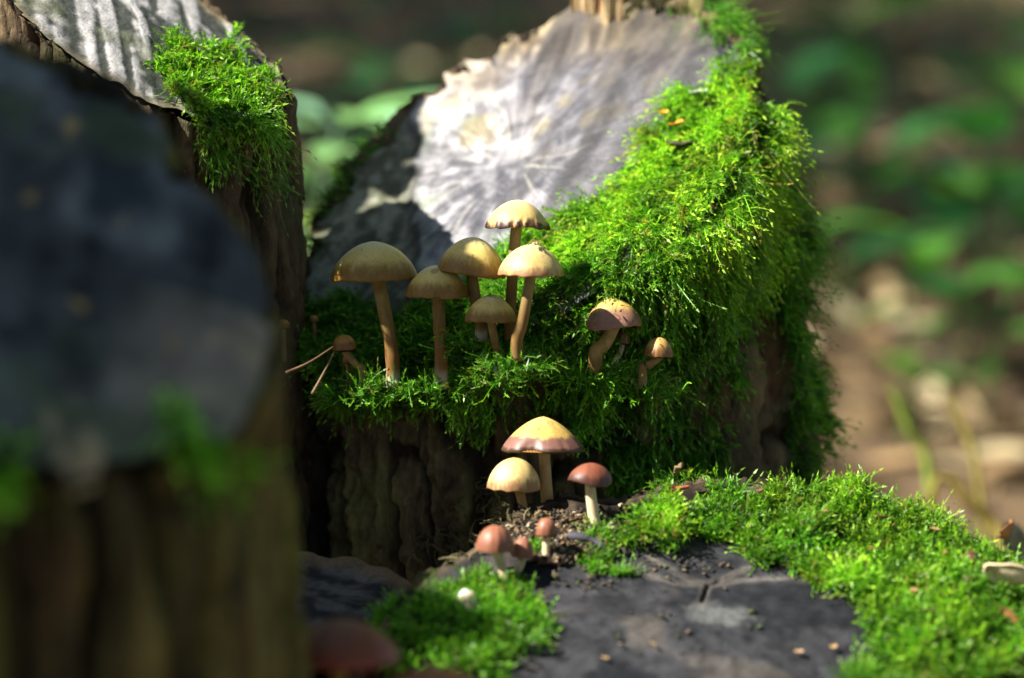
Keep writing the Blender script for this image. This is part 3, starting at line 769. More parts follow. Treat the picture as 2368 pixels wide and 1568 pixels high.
def mushroom(label, capx, capy, base, d, style, sw=22, q=2.0, e=.62, roll=0.0, nod=-4.0, bend=(0, 0), ragged=0.0, wave=0.0, dcap=0.0, spots=(), seed=0, notch=(),
             group=None, under=.25, base_r=1.15, nth=128, nr=36, band_noise=.06, bottom=.008):
    """capx: left and right end, capy: top and rim, base: foot of the stem (all in picture units at depth d)"""
    sc = d / FPX; sd = seed * 7 + 900
    cx = (capx[0] + capx[1]) / 2; Rc = (capx[1] - capx[0]) / 2 * sc; H = (capy[1] - capy[0]) * sc * .97
    B = pt(base[0], base[1], d)
    root = thing('mushroom', B, label, 'mushroom', group)
    A = pt(cx, capy[1], d + dcap)                      # centre of the rim circle
    # cap frame: z up, rolled in the picture plane, nodded away from / towards the viewer
    M = Matrix.Rotation(R(roll), 3, Vector((0, 1, 0))) @ Matrix.Rotation(R(nod), 3, Vector((1, 0, 0)))
    M = np.array(M)
    th = np.linspace(0, 2 * math.pi, nth, endpoint=False)
    rho = np.sin(np.linspace(0, math.pi / 2, nr)) ; rho[0] = .004
    RO, TH = np.meshgrid(rho, th, indexing='ij')
    cyc = np.stack([np.cos(TH) * 2, np.sin(TH) * 2, 0 * TH], -1)
    lump = 1 + .045 * vn(cyc * .8 + 3, sd) * RO + .012 * vn(cyc * 3, sd + 12) * RO ** 4
    rag = ragged * (.6 * vn(np.stack([np.cos(TH) * 7, np.sin(TH) * 7, 0 * TH], -1), sd + 1) + .4 * vn(np.stack([np.cos(TH) * 17, np.sin(TH) * 17, 0 * TH], -1), sd + 2)) * sstep(.86, 1, RO)
    wv = wave * H * np.sin(2 * TH + sd) * RO ** 3
    zz = H * np.clip(1 - RO ** q, 0, 1) ** e + .05 * H * vn(cyc * .7 + 9, sd + 13) * RO ** 2 * (1 - RO ** 6) + .035 * H * vn(cyc * 2.2, sd + 14) * RO ** 6 + .012 * H * vn(cyc * 1.5, sd + 3) + wv - np.abs(rag) * Rc * .25
    rr = RO * Rc * lump * (1 + rag * .5)
    for (na, nw, nd) in notch:
        g_ = np.exp(-(((TH - na + math.pi) % (2 * math.pi) - math.pi) / nw) ** 2) * sstep(.55, 1, RO); rr = rr * (1 - nd * g_); zz = zz + .35 * nd * H * g_
    out = np.stack([rr * np.cos(TH), rr * np.sin(TH), zz], -1)
    # lip: rolls under the rim
    lip = []
    for kr, kz in ((1.006, -.030), (.985, -.060), (.95, -.045)):
        l = out[-1].copy(); l[:, :2] *= kr; l[:, 2] += kz * Rc; lip.append(l)
    V = np.concatenate([out, np.stack(lip)])
    ROc = np.concatenate([RO, np.ones((3, nth))]); THc = np.concatenate([TH, TH[:3]])
    stk = vn(np.stack([np.cos(THc) * 14, np.sin(THc) * 14, ROc * 2], -1), sd + 4)
    blot = fbm(np.stack([ROc * np.cos(THc) * 3, ROc * np.sin(THc) * 3, 0 * ROc], -1), sd + 5, 3)
    rq = ROc + band_noise * stk * .6 + band_noise * blot * .7
    c = mix(style['top'], style['mid'], sstep(style['r0'] - .3, style['r0'] + .35, rq))
    fine = vn(np.stack([ROc * np.cos(THc) * 34, ROc * np.sin(THc) * 34, 0 * ROc], -1), sd + 11)
    c = mix(c, style['rim'], sstep(style['r1'], style['r2'], rq + band_noise * .45 * fine))
    c = c * (1 + .06 * stk + .08 * blot)[..., None]
    spk = vn(np.stack([ROc * np.cos(THc) * 16, ROc * np.sin(THc) * 16, 0 * ROc], -1), sd + 6)
    c = mix(c, np.array(style['rim']) * .6, sstep(.80, .9, spk) * .6)
    for (sr, sa, s_r) in spots:
        dd = np.hypot(ROc * np.cos(THc) - sr * math.cos(sa), ROc * np.sin(THc) - sr * math.sin(sa))
        c = mix(c, (.34, .22, .06), sstep(s_r, s_r * .8, dd) * .8); c = mix(c, (.17, .09, .025), np.exp(-((dd - s_r) / (s_r * .14)) ** 2) * .6)
    if ragged: c = mix(c, (.06, .03, .015), sstep(.955, .985, ROc + .5 * np.concatenate([rag, rag[-1:].repeat(3, 0)])))
    Vw = V.reshape(-1, 3) @ M.T + A
    apex = np.array([[0, 0, zz[0].mean()]]) @ M.T + A
    k = len(Vw); j = np.arange(nth)
    part('cap', np.concatenate([Vw, apex]), [gridf(len(V), nth, True)[:, ::-1], np.stack([np.full(nth, k), j, (j + 1) % nth], -1)], M_CAP, root, np.concatenate([c.reshape(-1, 3), c[0].mean(0)[None]]))
    # gills: folded underside
    ng = 144; tg = np.linspace(0, 2 * math.pi, ng, endpoint=False); rg = np.linspace(.955, .12, 9)
    RG, TG = np.meshgrid(rg, tg, indexing='ij')
    fold = np.where(np.arange(ng) % 2 == 0, 1, -1)[None, :] * .035 * H * np.sin(math.pi * np.linspace(0.05, .95, 9))[:, None]
    dome = H * under * (1 - RG ** 2)
    wvg = wave * H * np.sin(2 * TG + sd) * RG ** 3
    G = np.stack([RG * Rc * np.cos(TG) * .985, RG * Rc * np.sin(TG) * .985, dome + fold + wvg - .045 * Rc], -1)
    gc = np.broadcast_to(np.array(style.get('gill', GILLC)), (G.shape[0] * G.shape[1], 3)) * (1 + 6 * fold.reshape(-1)[:, None] / H)
    part('gills', G.reshape(-1, 3) @ M.T + A, [gridf(9, ng, True)], M_GILL, root, gc)
    # stem
    topc = np.array([0, 0, H * (under + .08) - .02 * Rc]) @ M.T + A
    low = B + (B - topc) / np.linalg.norm(B - topc) * bottom
    low = B + np.array([0, 0, -bottom]) if bottom > 0 else B
    mid = (B + topc) / 2 + RGT * bend[0] * sc + UPV * bend[1] * sc
    path = bez([low, B, (B * .55 + mid * .45) + RGT * bend[0] * sc * .4, mid * .5 + topc * .5 + RGT * bend[0] * sc * .4, topc], 22)
    t = np.linspace(0, 1, 22); r0 = sw / 2 * sc
    rad = r0 * (1 + (base_r - 1) * (1 - t) ** 2 * 1.2) * (1 + .05 * vn(np.stack([t * 6, 0 * t, 0 * t], -1), sd + 8))
    v, f = tube(path, rad, 16)
    tt = np.repeat(np.concatenate([[0], t, [1]]), 16)
    s_t, s_m, s_b = style['stem']
    nz = fbm(v / .004, sd + 9, 3)
    sc_ = mix(s_m, s_t, sstep(.40, 1.05, tt + .1 * nz)); sc_ = mix(sc_, s_b, sstep(.19, .11, tt + .05 * nz) * .8)
    part('stem', v, [f], M_STEM, root, sc_ * (1 + .22 * nz)[:, None])
    return root, A, M, Rc, H

def base_d(px, py, logs=None, extra=0.0, default=.98):
    hs = [hit(px + a, py + b, logs) for a, b in ((0, 0), (12, 0), (-12, 0), (0, 10))]
    ds = [float((h - CAM) @ FWD) for h in hs if h is not None]
    return (min(ds) if ds else default) + extra

# the row on the moss shelf of the main stump
d1 = .985
m1 = mushroom('largest tan mushroom of the shelf row, broad smooth dome cap on a curved stem', (766, 965), (556, 641), (908, 838), base_d(905, 838, [main], -.030), TAN, 31, 1.85, .68, -1.0, bend=(4, 0), seed=1, base_r=1.1, bottom=.01)
m2 = mushroom('tan mushroom with a round dent on its dome cap beside the largest one', (938, 1083), (611, 682), (1020, 838), base_d(1000, 830, [main], -.030), TAN, 27, 1.85, .68, 1.0, spots=((.45, -1.75, .115),), seed=2, base_r=1.2, bottom=.01)
m3 = mushroom('tan mushroom with tilted cap partly behind the cream capped one', (1008, 1168), (546, 628), (1112, 740), .982, TAN, 26, 1.85, .68, 7.0, seed=3, bend=(-6, 0))
m4 = mushroom('tall mushroom with ragged dark torn cap edge above the others on the shelf', (1122, 1270), (461, 522), (1180, 752), .985, CREAM, 25, 1.9, .75, 2.0, ragged=.16, seed=4, wave=.06, bend=(-3, 0))
m5 = mushroom('cream mushroom with a tiny fly on its dome cap', (1151, 1302), (563, 632), (1195, 785), .966, CREAM, 25, 1.85, .68, 0.5, seed=5, bend=(6, 0))
m6 = mushroom('small tan mushroom with a low pointed cap in front of the tall ragged one', (1073, 1195), (679, 739), (1152, 822), base_d(1150, 822, [main], -.030), TAN, 19, 1.8, .70, 1.0, spots=((.12, -1.6, .16),), seed=6, bend=(-3, 0))
m7 = mushroom('small round ochre button mushroom with slanting stem at the end of the moss shelf', (770, 824), (774, 806), (838, 856), base_d(830, 850, [main], -.030), OCHRE, 17, 2.2, .5, -4.0, seed=7, under=-.2, bend=(-6, 4))
m8 = mushroom('tiny orange button mushroom peeping out of moss beside the thin stump', (715, 736), (729, 743), (727, 765), base_d(727, 765, [main], -.02), OCHRE, 9, 2.2, .5, 0, seed=8, under=-.2, nth=40, nr=12)
m10 = mushroom('tiny ochre button mushroom tucked under the slanting stem of the small round one', (790, 812), (822, 838), (806, 862), base_d(806, 850, [main], -.02), OCHRE, 10, 2.2, .5, 0, seed=10, under=-.2, nth=40, nr=12)
m11 = mushroom('mushroom with purple brown cap edge and thick bent stem in the moss curtain', (1354, 1483), (688, 752), (1378, 812), base_d(1378, 812, [main], -.030), dict(PURPLE, r1=.64, r2=.84, rim=(.27, .135, .09), stem=((.50, .36, .16), (.36, .22, .08), (.20, .11, .04))), 31, 1.9, .62, 1.0, seed=11, wave=.10, bend=(10, -6), band_noise=.12, base_r=1.0)
m12 = mushroom('tiny reddish button mushroom under the thick bent stem', (1419, 1455), (765, 792), (1424, 832), base_d(1424, 830, [main], -.02), RED, 12, 2.2, .5, 5, seed=12, under=-.1, nth=48, nr=14, bend=(4, 0))
m13 = mushroom('small ochre mushroom with slanting stem hidden deep in the moss curtain', (1489, 1555), (779, 822), (1486, 850), base_d(1486, 850, [main], -.029), dict(OCHRE, top=(.50, .33, .11), mid=(.46, .29, .085)), 19, 2.0, .55, 3.0, seed=13, under=-.05, bend=(5, -3))
# the group at the foot, standing on the back edge of the low stump
m14 = mushroom('large yellow mushroom with purple rim standing against the dark bark', (1159, 1348), (961, 1034), (1265, 1186), .964, dict(PURPLE, gill=(.30, .13, .03)), 26, 1.55, .85, 0.5, seed=14, bend=(2, 0), base_r=1.25, ragged=.05, wave=.03, notch=((-1.9, .28, .16), (-1.0, .12, .05)))
m15 = mushroom('yellow domed mushroom standing in the shade of the large purple rimmed one', (1125, 1250), (1056, 1126), (1216, 1212), .955, YELLOW, 22, 2.0, .58, 2.5, seed=15, bend=(4, 0))
m16 = mushroom('reddish brown mushroom with wavy cap and pale sunlit stem', (1314, 1415), (1069, 1112), (1378, 1216), base_d(1376, 1216, [disc]), dict(DARK, top=(.24, .075, .04), mid=(.22, .07, .035), stem=((.58, .46, .25), (.60, .50, .32), (.62, .56, .44))), 24, 1.9, .62, 0, seed=16, wave=.16, bend=(-4, 0))
m17 = mushroom('reddish brown egg shaped mushroom at the edge of the low stump', (1098, 1188), (1213, 1268), (1166, 1338), base_d(1165, 1336, [disc]), RED, 22, 2.1, .52, 2, seed=17, under=.0, bend=(3, 0))
m18 = mushroom('smaller reddish brown mushroom half shaded behind the egg shaped one', (1180, 1234), (1241, 1285), (1190, 1328), base_d(1190, 1326, [disc]) + .004, RED, 19, 2.1, .5, 4, seed=18, under=.0, bend=(4, 0))
m19 = mushroom('small round reddish brown button mushroom standing upright in the crumbs', (1238, 1288), (1196, 1234), (1262, 1288), base_d(1262, 1286, [disc]), RED, 17, 2.3, .5, 0, seed=19, under=-.12)
# further ones out of focus
m20 = mushroom('dark brown button mushroom on the moss fringe of the low stump', (2223, 2266), (1272, 1306), (2246, 1328), base_d(2246, 1345, [disc], -.004), DARK, 13, 2.3, .5, 0, seed=20, under=-.1, nth=48, nr=14)
m21 = mushroom('small dark brown mushroom lying low in the moss fringe below the button one', (2218, 2264), (1326, 1346), (2242, 1362), base_d(2242, 1385, [disc], -.004), DARK, 12, 2.0, .6, 5, seed=21, nth=48, nr=14)
m22 = mushroom('blurred dark red mushroom behind the back edge of the pale grey stump', (851, 897), (311, 345), (880, 420), 1.16, DARK, 14, 2.2, .5, 0, seed=22, under=-.2, nth=48, nr=14)
m23 = mushroom('broad blurred red brown mushroom low in front of the sunken stump', (655, 925), (1428, 1515), (772, 1640), .76, dict(DARK, top=(.27, .105, .035), mid=(.23, .07, .03), rim=(.26, .06, .025), stem=((.3, .24, .05), (.25, .18, .04), (.25, .2, .05))), 34, 1.8, .7, 1, seed=23)
m24 = mushroom('broad blurred orange brown mushroom beside the moss pad of the low stump', (880, 1120), (1540, 1600), (1000, 1720), .745, dict(DARK, top=(.48, .17, .05), mid=(.42, .14, .045), rim=(.3, .09, .03)), 34, 1.8, .7, 0, seed=24)
m9 = mushroom('blurred small orange button mushroom at the bark of the thin stump', (640, 670), (738, 757), (655, 790), base_d(655, 770, [left], -.003), OCHRE, 11, 2.2, .5, 0, seed=9, under=-.2, nth=40, nr=12)

cp, cn = [], []
for m, rr_ in ((m1, .0034), (m2, .003), (m3, .003), (m4, .003), (m5, .003), (m6, .0025), (m7, .002), (m8, .0015), (m10, .0015), (m11, .0035), (m12, .002), (m13, .0025)):
    b = np.array(m[0].location); n_ = 150; an = rng.uniform(0, 6.28, n_); r_ = rr_ + .009 * rng.random(n_) ** .8
    cp.append(b + np.stack([r_ * np.cos(an) * 1.3, r_ * np.sin(an) * .9 + .002, -.0085 - .2 * r_ + rng.normal(size=n_) * .001], -1))
    cn.append(nrm(np.stack([.7 * np.cos(an), .7 * np.sin(an) - .2, np.full(n_, .8)], -1)))
cp = np.concatenate(cp); cn = np.concatenate(cn)
moss_object('moss_collars', [fronds(cp, cn, np.full(len(cp), .0065), np.full(len(cp), .25), None, .6, .8, 6, .0018, .0007, dry=.05)], 'short dark green moss shoots around the feet of the shelf mushrooms')

# ------------------------------------------------------------------ small things lying about
def twig(name, pts, r, col, label, cat='twig', sides=7, taper=.4, knots=0.0):
    P = bez(pts, 16); t = np.linspace(0, 1, 16)
    rad = r * (1 - (1 - taper) * t) * (1 + knots * vn(np.stack([t * 7, 0 * t, 0 * t], -1), 3))
    v, f = tube(P, rad, sides); o0 = P[0]
    c = np.asarray(col) * (1 + .25 * vn(v / .004, 77))[:, None]
    o = link(name, mesh_data(name, v - o0, [f], c, True, [M_DEBRIS]), None, o0); return tag(o, label, cat)

a = hit(768, 806, [main]); dn = .955
twig('pine_needle', [pt(662, 862, dn), pt(715, 838, dn + .005), pt(770, 802, dn + .012)], .0006, (.16, .085, .045), 'brown needle lying across the moss beside the small round button mushroom', 'needle')
twig('pine_needle', [pt(722, 910, dn), pt(745, 868, dn + .006), pt(772, 815, dn + .012)], .0006, (.18, .11, .06), 'brown needle hanging steeply down the moss below the small round button mushroom', 'needle')
h0, h1 = hit(1312, 1258, [disc]), hit(1402, 1284, [disc])
twig('dark_stick', [h0 + [0, 0, .003], (h0 + h1) / 2 + [0, 0, .0042], h1 + [0, 0, .0028]], .0016, (.05, .05, .06), 'short dark stick lying in the crumbs on the low stump', 'stick', knots=.3, taper=.7)
h0, h1 = hit(1541, 1190, [disc]), hit(1592, 1186, [disc])
twig('wood_splinter', [h0 + [0, -.002, .0095], h1 + [0, -.002, .0105]], .0014, (.30, .085, .03), 'reddish wood splinter on the moss below the hanging moss', 'splinter', sides=4)

def flake(name, px, py, size, col, label, cat, logs, lift=.004, asp=.6, curl=.4, seed=0, mat=None, tilt=None):
    """curled chip or leaf with a little thickness resting on what is there"""
    h = hit(px, py, logs)
    if h is None: h = pt(px, py, .9)
    rs = np.random.default_rng(seed + 50)
    n = 9; u = np.linspace(-1, 1, n); U, Vv = np.meshgrid(u, u, indexing='ij')
    edge = np.sqrt(np.clip(1 - U ** 2 * .85, 0, 1)) * (1 + .25 * vn(np.stack([U * 3, 0 * U + seed, Vv * 0], -1), 8))
    x = U; y = Vv * asp * edge; z = curl * (y ** 2 + .5 * x ** 2) + .12 * vn(np.stack([U * 2, Vv * 2, 0 * U + seed], -1), 9)
    P = np.stack([x, y, z], -1) * size / 2
    nrmv = np.array([0, 0, 1.0]) * size * .035
    top = P.reshape(-1, 3); bot = top - nrmv
    f = gridf(n, n); k = n * n
    idx = np.arange(k).reshape(n, n); ring = np.concatenate([idx[0, :-1], idx[:-1, -1], idx[-1, :0:-1], idx[:0:-1, 0]]); r2 = np.roll(ring, -1)
    side = np.stack([ring, r2, r2 + k, ring + k], -1)
    rot = Matrix.Rotation(rs.uniform(0, 6.28), 3, 'Z') @ Matrix.Rotation(rs.uniform(-.5, .5) if tilt is None else tilt, 3, 'X')
    V = np.concatenate([top, bot]) @ np.array(rot).T
    V[:, 2] -= V[:, 2].min()
    c = np.asarray(col) * (1 + .3 * fbm(V / (size * .3), seed, 3))[:, None]
    loc = h + np.array([0, -.001, lift])
    o = link(name, mesh_data(name, V, [f, f[:, ::-1] + k, side], c, True, [mat or M_DEBRIS]), None, loc)
    return tag(o, label, cat)

flake('bark_chip', 1572, 398, .014, (.10, .075, .05), 'curled dark bark chip caught in the bright moss slope', 'bark chip', [main], .010, .6, .6, 1)
flake('lichen_chip', 1612, 277, .009, (.42, .44, .40), 'pale grey lichen covered chip on the bright moss slope', 'lichen chip', [main], .011, .6, .3, 2)
for (x, y, k, lab) in ((1533, 320, 3, 'orange flake on the edge of the bright moss next to bare wood'), (1552, 347, 4, 'upper orange flake of a pair below the edge of the bright moss'), (1570, 343, 5, 'smaller orange flake of a pair in the bright moss')):
    flake('orange_flake', x, y, .0042, (.75, .36, .04), lab, 'flake', [main], .010, .8, .9, k)
flake('dry_leaf', 1568, 1152, .010, (.20, .13, .06), 'small brown dry leaf scrap standing at the back of the moss fringe', 'leaf', [disc], .009, .5, .6, 6, tilt=1.0)
flake('dry_leaf', 2332, 1320, .013, (.22, .11, .045), 'curled brown leaf on the moss at the far end of the low stump', 'leaf', [disc], .012, .7, .9, 7, tilt=.9)
flake('bark_chip', 2318, 1490, .011, (.26, .12, .04), 'brown chip standing in the moss below the pale curled leaf', 'bark chip', [disc], .008, .5, .6, 8, tilt=1.1)
flake('dry_leaf', 2364, 1420, .027, (.62, .50, .30), 'pale cream curled leaf at the right end of the moss fringe', 'leaf', [disc], .010, .38, 1.1, 9, tilt=.8)
for i, (x, y) in enumerate(((1850, 1185), (1905, 1215), (2035, 1230), (2010, 1300), (2160, 1255), (1755, 1170), (2180, 1310), (2110, 1400), (2140, 1450))):
    flake('leaf_scrap', x, y + 30, .0030 + .0013 * (i % 3), ((.20, .09, .03), (.26, .15, .06), (.13, .06, .03))[i % 3], 'small orange brown leaf scrap lying on the moss fringe of the low stump', 'leaf scrap', [disc], .010, .6, .6, 20 + i).__setitem__('group', 'leaf scraps on the moss fringe')
for i, (x, y) in enumerate(((1398, 1530), (1510, 1500), (1925, 1505), (1845, 1515))):
    flake('leaf_scrap', x, y, .0032, (.42, .26, .12), 'tiny tan leaf scrap lying on the bare dark top of the low stump', 'leaf scrap', [disc], .0015, .7, .3, 40 + i).__setitem__('group', 'leaf scraps on the low stump')

# broken pale stalk in the moss pad
h = hit(1092, 1428, [disc])
st = thing('broken_stalk', h, 'pale broken mushroom stalk stub standing in the moss pad', 'stalk')
P = bez([h + [0, 0, -.002], h + [-.001, 0, .004], h + [-.0025, .0, .0085]], 8); v, f = tube(P, [.0036, .0038, .0037, .0036, .0035, .0034, .0032, .0028], 14)
v = v + .0005 * np.stack([vn(v / .003, 61), vn(v / .003, 62), vn(v / .003, 63)], -1)
part('stub', v, [f], M_STEM, st, mix((.30, .27, .15), (.52, .46, .30), sstep(h[2], h[2] + .007, v[:, 2])))
P2 = bez([P[-1] - [0, 0, .0008], P[-1] + [-.0006, 0, .0012]], 3); v, f = tube(P2, [.0026, .0022, .0012], 12)
part('torn_top', v + .0004 * np.stack([vn(v / .002, 64), vn(v / .002, 65), vn(v / .002, 66)], -1), [f], M_STEM, st, np.broadcast_to((.75, .74, .72), v.shape))

# crumbs and soil on the back left of the low stump, shredded wood against the bark
def crumbs(name, regions, label, logs, seed, cols, smin, smax, lift=.0006):
    rs = np.random.default_rng(seed); mb = MB()
    cube = np.array([[x, y, z] for x in (-1, 1) for y in (-1, 1) for z in (-1, 1)], float)
    fq = np.array([[0, 1, 3, 2], [4, 6, 7, 5], [0, 4, 5, 1], [2, 3, 7, 6], [0, 2, 6, 4], [1, 5, 7, 3]])
    for (x, y, rx, ry, n) in regions:
        for i in range(n):
            a = rs.normal(size=2) * .5; h = hit(x + a[0] * rx, y + a[1] * ry, logs)
            if h is None: continue
            s = rs.uniform(smin, smax) * np.array([rs.uniform(.6, 2.0), rs.uniform(.4, 1), rs.uniform(.2, .6)])
            q = Matrix.Rotation(rs.uniform(0, 6.28), 3, 'Z') @ Matrix.Rotation(rs.normal() * .5, 3, 'Y')
            v = (cube * (1 + .35 * rs.normal(size=(8, 3)))) * s @ np.array(q).T + h + [0, 0, lift + s[2] + rs.uniform(0, .0015)]
            mb.add(v, fq, np.array(cols[rs.integers(len(cols))]) * rs.uniform(.6, 1.3))
    v, f, c = mb.get(); o0 = v.mean(0)
    o = link(name, mesh_data(name, v - o0, f, c, False, [M_DEBRIS]), None, o0); return tag(o, label, 'debris', kind='stuff')
crumbs('wood_crumbs', ((1290, 1240, 90, 30, 900), (1340, 1265, 90, 28, 700), (1420, 1225, 70, 18, 400), (1220, 1250, 40, 20, 260), (1270, 1300, 40, 12, 200), (1470, 1200, 60, 14, 300), (1400, 1205, 70, 12, 400), (1330, 1205, 60, 10, 300)),
       'dark soil and pale wood crumbs around the small reddish button mushroom', [disc], 3, ((.05, .035, .025), (.03, .022, .018), (.10, .065, .035), (.20, .13, .06), (.36, .29, .18), (.10, .05, .02), (.025, .02, .016), (.04, .03, .022)), .0003, .0010)
crumbs('fine_debris', ((1650, 1420, 300, 100, 16), (1500, 1480, 200, 60, 8), (1350, 1345, 120, 30, 40), (1600, 1310, 120, 20, 30)),
       'scattered tiny bits of debris on the bare dark top of the low stump', [disc], 9, ((.10, .07, .045), (.05, .038, .03), (.16, .12, .07), (.07, .09, .03)), .0003, .0008, .0002)
mb = MB(); rs = np.random.default_rng(5)
for (x, y, rx, ry, n, L) in ((1180, 1200, 60, 22, 40, .006), (1130, 1150, 60, 40, 40, .006), (1060, 1265, 50, 40, 40, .007), (1010, 1275, 50, 40, 24, .007), (1235, 1200, 40, 10, 30, .005), (960, 1270, 60, 70, 24, .006), (730, 1010, 30, 60, 20, .006), (1100, 1240, 40, 40, 36, .007)):
    for i in range(n):
        a = rs.normal(size=2) * .5; h = hit(x + a[0] * rx, y + a[1] * ry, [main, disc])
        if h is None: continue
        d = nrm(rs.normal(size=3) * [1, .5, .9]); d[1] = -abs(d[1]) * .6; d = nrm(d); l = L * rs.uniform(.4, 1.2)
        P = bez([h, h + d * l * .5 + rs.normal(size=3) * .0006, h + d * l + rs.normal(size=3) * .001], 4)
        v, f = tube(P, rs.uniform(.0002, .0006) * np.array([1, 1, .7, .2]), 4, False)
        mb.add(v, f, np.array(((.14, .11, .05), (.08, .06, .03), (.17, .14, .07))[i % 3]) * rs.uniform(.6, 1.2))
v, f, c = mb.get(); o0 = v.mean(0)
tag(link('shredded_fibres', mesh_data('shredded_fibres', v - o0, f, c, True, [M_DEBRIS]), None, o0), 'pale shredded wood fibres sticking to the dark bark behind the lower mushrooms', 'fibres', kind='stuff')

# the fly on the cream cap
root, A, M, Rc, H = m5
def cap_pt(rho, th): 
    return np.array([rho * Rc * math.cos(th), rho * Rc * math.sin(th), H * (1 - rho ** 2.0) ** .60]) @ M.T + A
fp = cap_pt(.30, -1.0) + [0, 0, .0012]
fl = thing('fly', fp, 'tiny long legged fly sitting on the cream cap', 'fly')
ax = nrm(cap_pt(.18, -.6) - cap_pt(.38, -1.3)); v, f = tube(fp + ax * np.linspace(-.0022, .0022, 9)[:, None], .0005 * np.array([.4, .7, .8, .7, .6, 1, 1.1, .6, .8]), 8)
part('body', v, [f], M_DEBRIS, fl, np.broadcast_to((.30, .14, .04), v.shape))
sdv = nrm(np.cross(ax, [0, 0, 1])); 
for s in (-1, 1):
    for k, o_ in enumerate((-.0006, .0003, .0012)):
        b0 = fp + ax * o_; kn = b0 + sdv * s * .0018 + [0, 0, .0009] + ax * (k - 1) * .0012; ft = fp + ax * o_ * 2 + sdv * s * .0033 + ax * (k - 1) * .0022
        ft[2] = fp[2] - .0020
        v, f = tube(bez([b0, kn, ft], 6), .00011, 4); part('leg', v, [f], M_DEBRIS, fl, np.broadcast_to((.22, .11, .04), v.shape))
    wv = np.array([fp + [0, 0, .0006], fp - ax * .0014 + sdv * s * .0011 + [0, 0, .0007], fp - ax * .0032 + sdv * s * .0010 + [0, 0, .0006], fp - ax * .0030 + sdv * s * .0002 + [0, 0, .0006]])
    wv = np.concatenate([wv, wv - [0, 0, .00006]])
    part('wing', wv, [np.array([[0, 1, 2, 3], [7, 6, 5, 4], [0, 4, 5, 1], [1, 5, 6, 2], [2, 6, 7, 3], [3, 7, 4, 0]])], M_DEBRIS, fl, np.broadcast_to((.4, .3, .18), wv.shape), False)

# ------------------------------------------------------------------ forest floor behind
def leaf_blade(L, Wd, fold=.25, droop=.3, n=7, tipp=1.0):
    """one leaf along +Y, base at the origin: verts, quads"""
    t = np.linspace(0, 1, n); w = Wd / 2 * np.sin(math.pi * np.clip(t * .97 + .015, 0, 1) ** .8) ** .9
    y = L * t; z = -droop * L * t ** 2
    e = np.stack([-w, y, z + fold * w], -1); m = np.stack([0 * w, y, z], -1); g_ = np.stack([w, y, z + fold * w], -1)
    return np.stack([e, m, g_], 1).reshape(-1, 3), gridf(n, 3)

def litter(n, seed, region, name, label, smin=.03, smax=.085, lift=.012):
    rs = np.random.default_rng(seed); mb = MB()
    pal = np.array([(.24, .17, .08), (.34, .26, .13), (.17, .115, .055), (.40, .32, .18), (.12, .08, .04), (.25, .16, .08), (.36, .30, .18)])
    base, f = leaf_blade(1, .55, .35, .0, 5)
    for i in range(n):
        x, y = region(rs); s = rs.uniform(smin, smax)
        v = base.copy(); v[:, 2] += rs.uniform(-.35, .5) * (v[:, 1] - .5) ** 2 + rs.uniform(-.5, .8) * v[:, 0] ** 2
        q = Matrix.Rotation(rs.uniform(0, 6.28), 3, 'Z') @ Matrix.Rotation(rs.normal() * .35, 3, 'X') @ Matrix.Rotation(rs.normal() * .35, 3, 'Y')
        v = v * s @ np.array(q).T + [x, y, float(ground_z(np.array(x), np.array(y))) + rs.uniform(.0, lift)]
        mb.add(v, f, pal[rs.integers(len(pal))] * rs.uniform(.85, 1.35))
    v, f, c = mb.get()
    o = link(name, mesh_data(name, v, f, c, True, [M_LITTER])); return tag(o, label, 'leaf litter', kind='stuff')
def reg_near(rs):
    y = rs.uniform(-.5, 4.5); return rs.uniform(-1, 1) * (.9 + .5 * y), y
def reg_far(rs):
    y = 4 + 14 * rs.random() ** 1.5; return rs.uniform(-1, 1) * (.8 + .45 * y), y
litter(7000, 1, reg_near, 'leaf_litter', 'brown dead leaves covering the forest floor behind the stumps')
litter(5200, 2, reg_far, 'distant_leaf_litter', 'blurred dead leaves on the rising ground farther off', .04, .08, .02)

def herb(x, y, h, nleaf, Ll, col, label, seed, group, tmin=.35):
    rs = np.random.default_rng(seed + 300); z = float(ground_z(np.array(x), np.array(y)))
    root = thing('herb_plant', (x, y, z), label, 'plant', group)
    B = np.array([x, y, z]); 
    stem_top = B + [rs.normal() * .1 * h, rs.normal() * .1 * h, h]
    P = bez([B - [0, 0, .01], (B + stem_top) / 2 + rs.normal(size=3) * .05 * h, stem_top], 8)
    v, f = tube(P, np.linspace(.003, .0015, 8), 6); part('stem', v, [f], M_LEAF, root, np.broadcast_to(np.array(col) * .8, v.shape))
    for i in range(nleaf):
        t = tmin + (1 - tmin) * (i + .5) / nleaf; o = P[min(7, int(t * 7.99))]
        az = i * 2.4 + rs.normal() * .3; el = rs.uniform(-.1, .6)
        s = Ll * rs.uniform(.75, 1.2)
        lv, lf = leaf_blade(s, s * rs.uniform(.5, .68), .22, rs.uniform(.1, .4))
        lv[:, 1] += s * .25
        st, sf = tube(np.array([[0, 0, 0], [0, s * .13, 0], [0, s * .27, 0]]), .0009, 4)
        q = np.array(Matrix.Rotation(az, 3, 'Z') @ Matrix.Rotation(el, 3, 'X'))
        mb = MB().add(lv @ q.T + o, lf, np.array(col) * rs.uniform(.75, 1.25)).add(st @ q.T + o, sf, np.array(col) * .7)
        mb.part('leaf', M_LEAF, root)
    return root

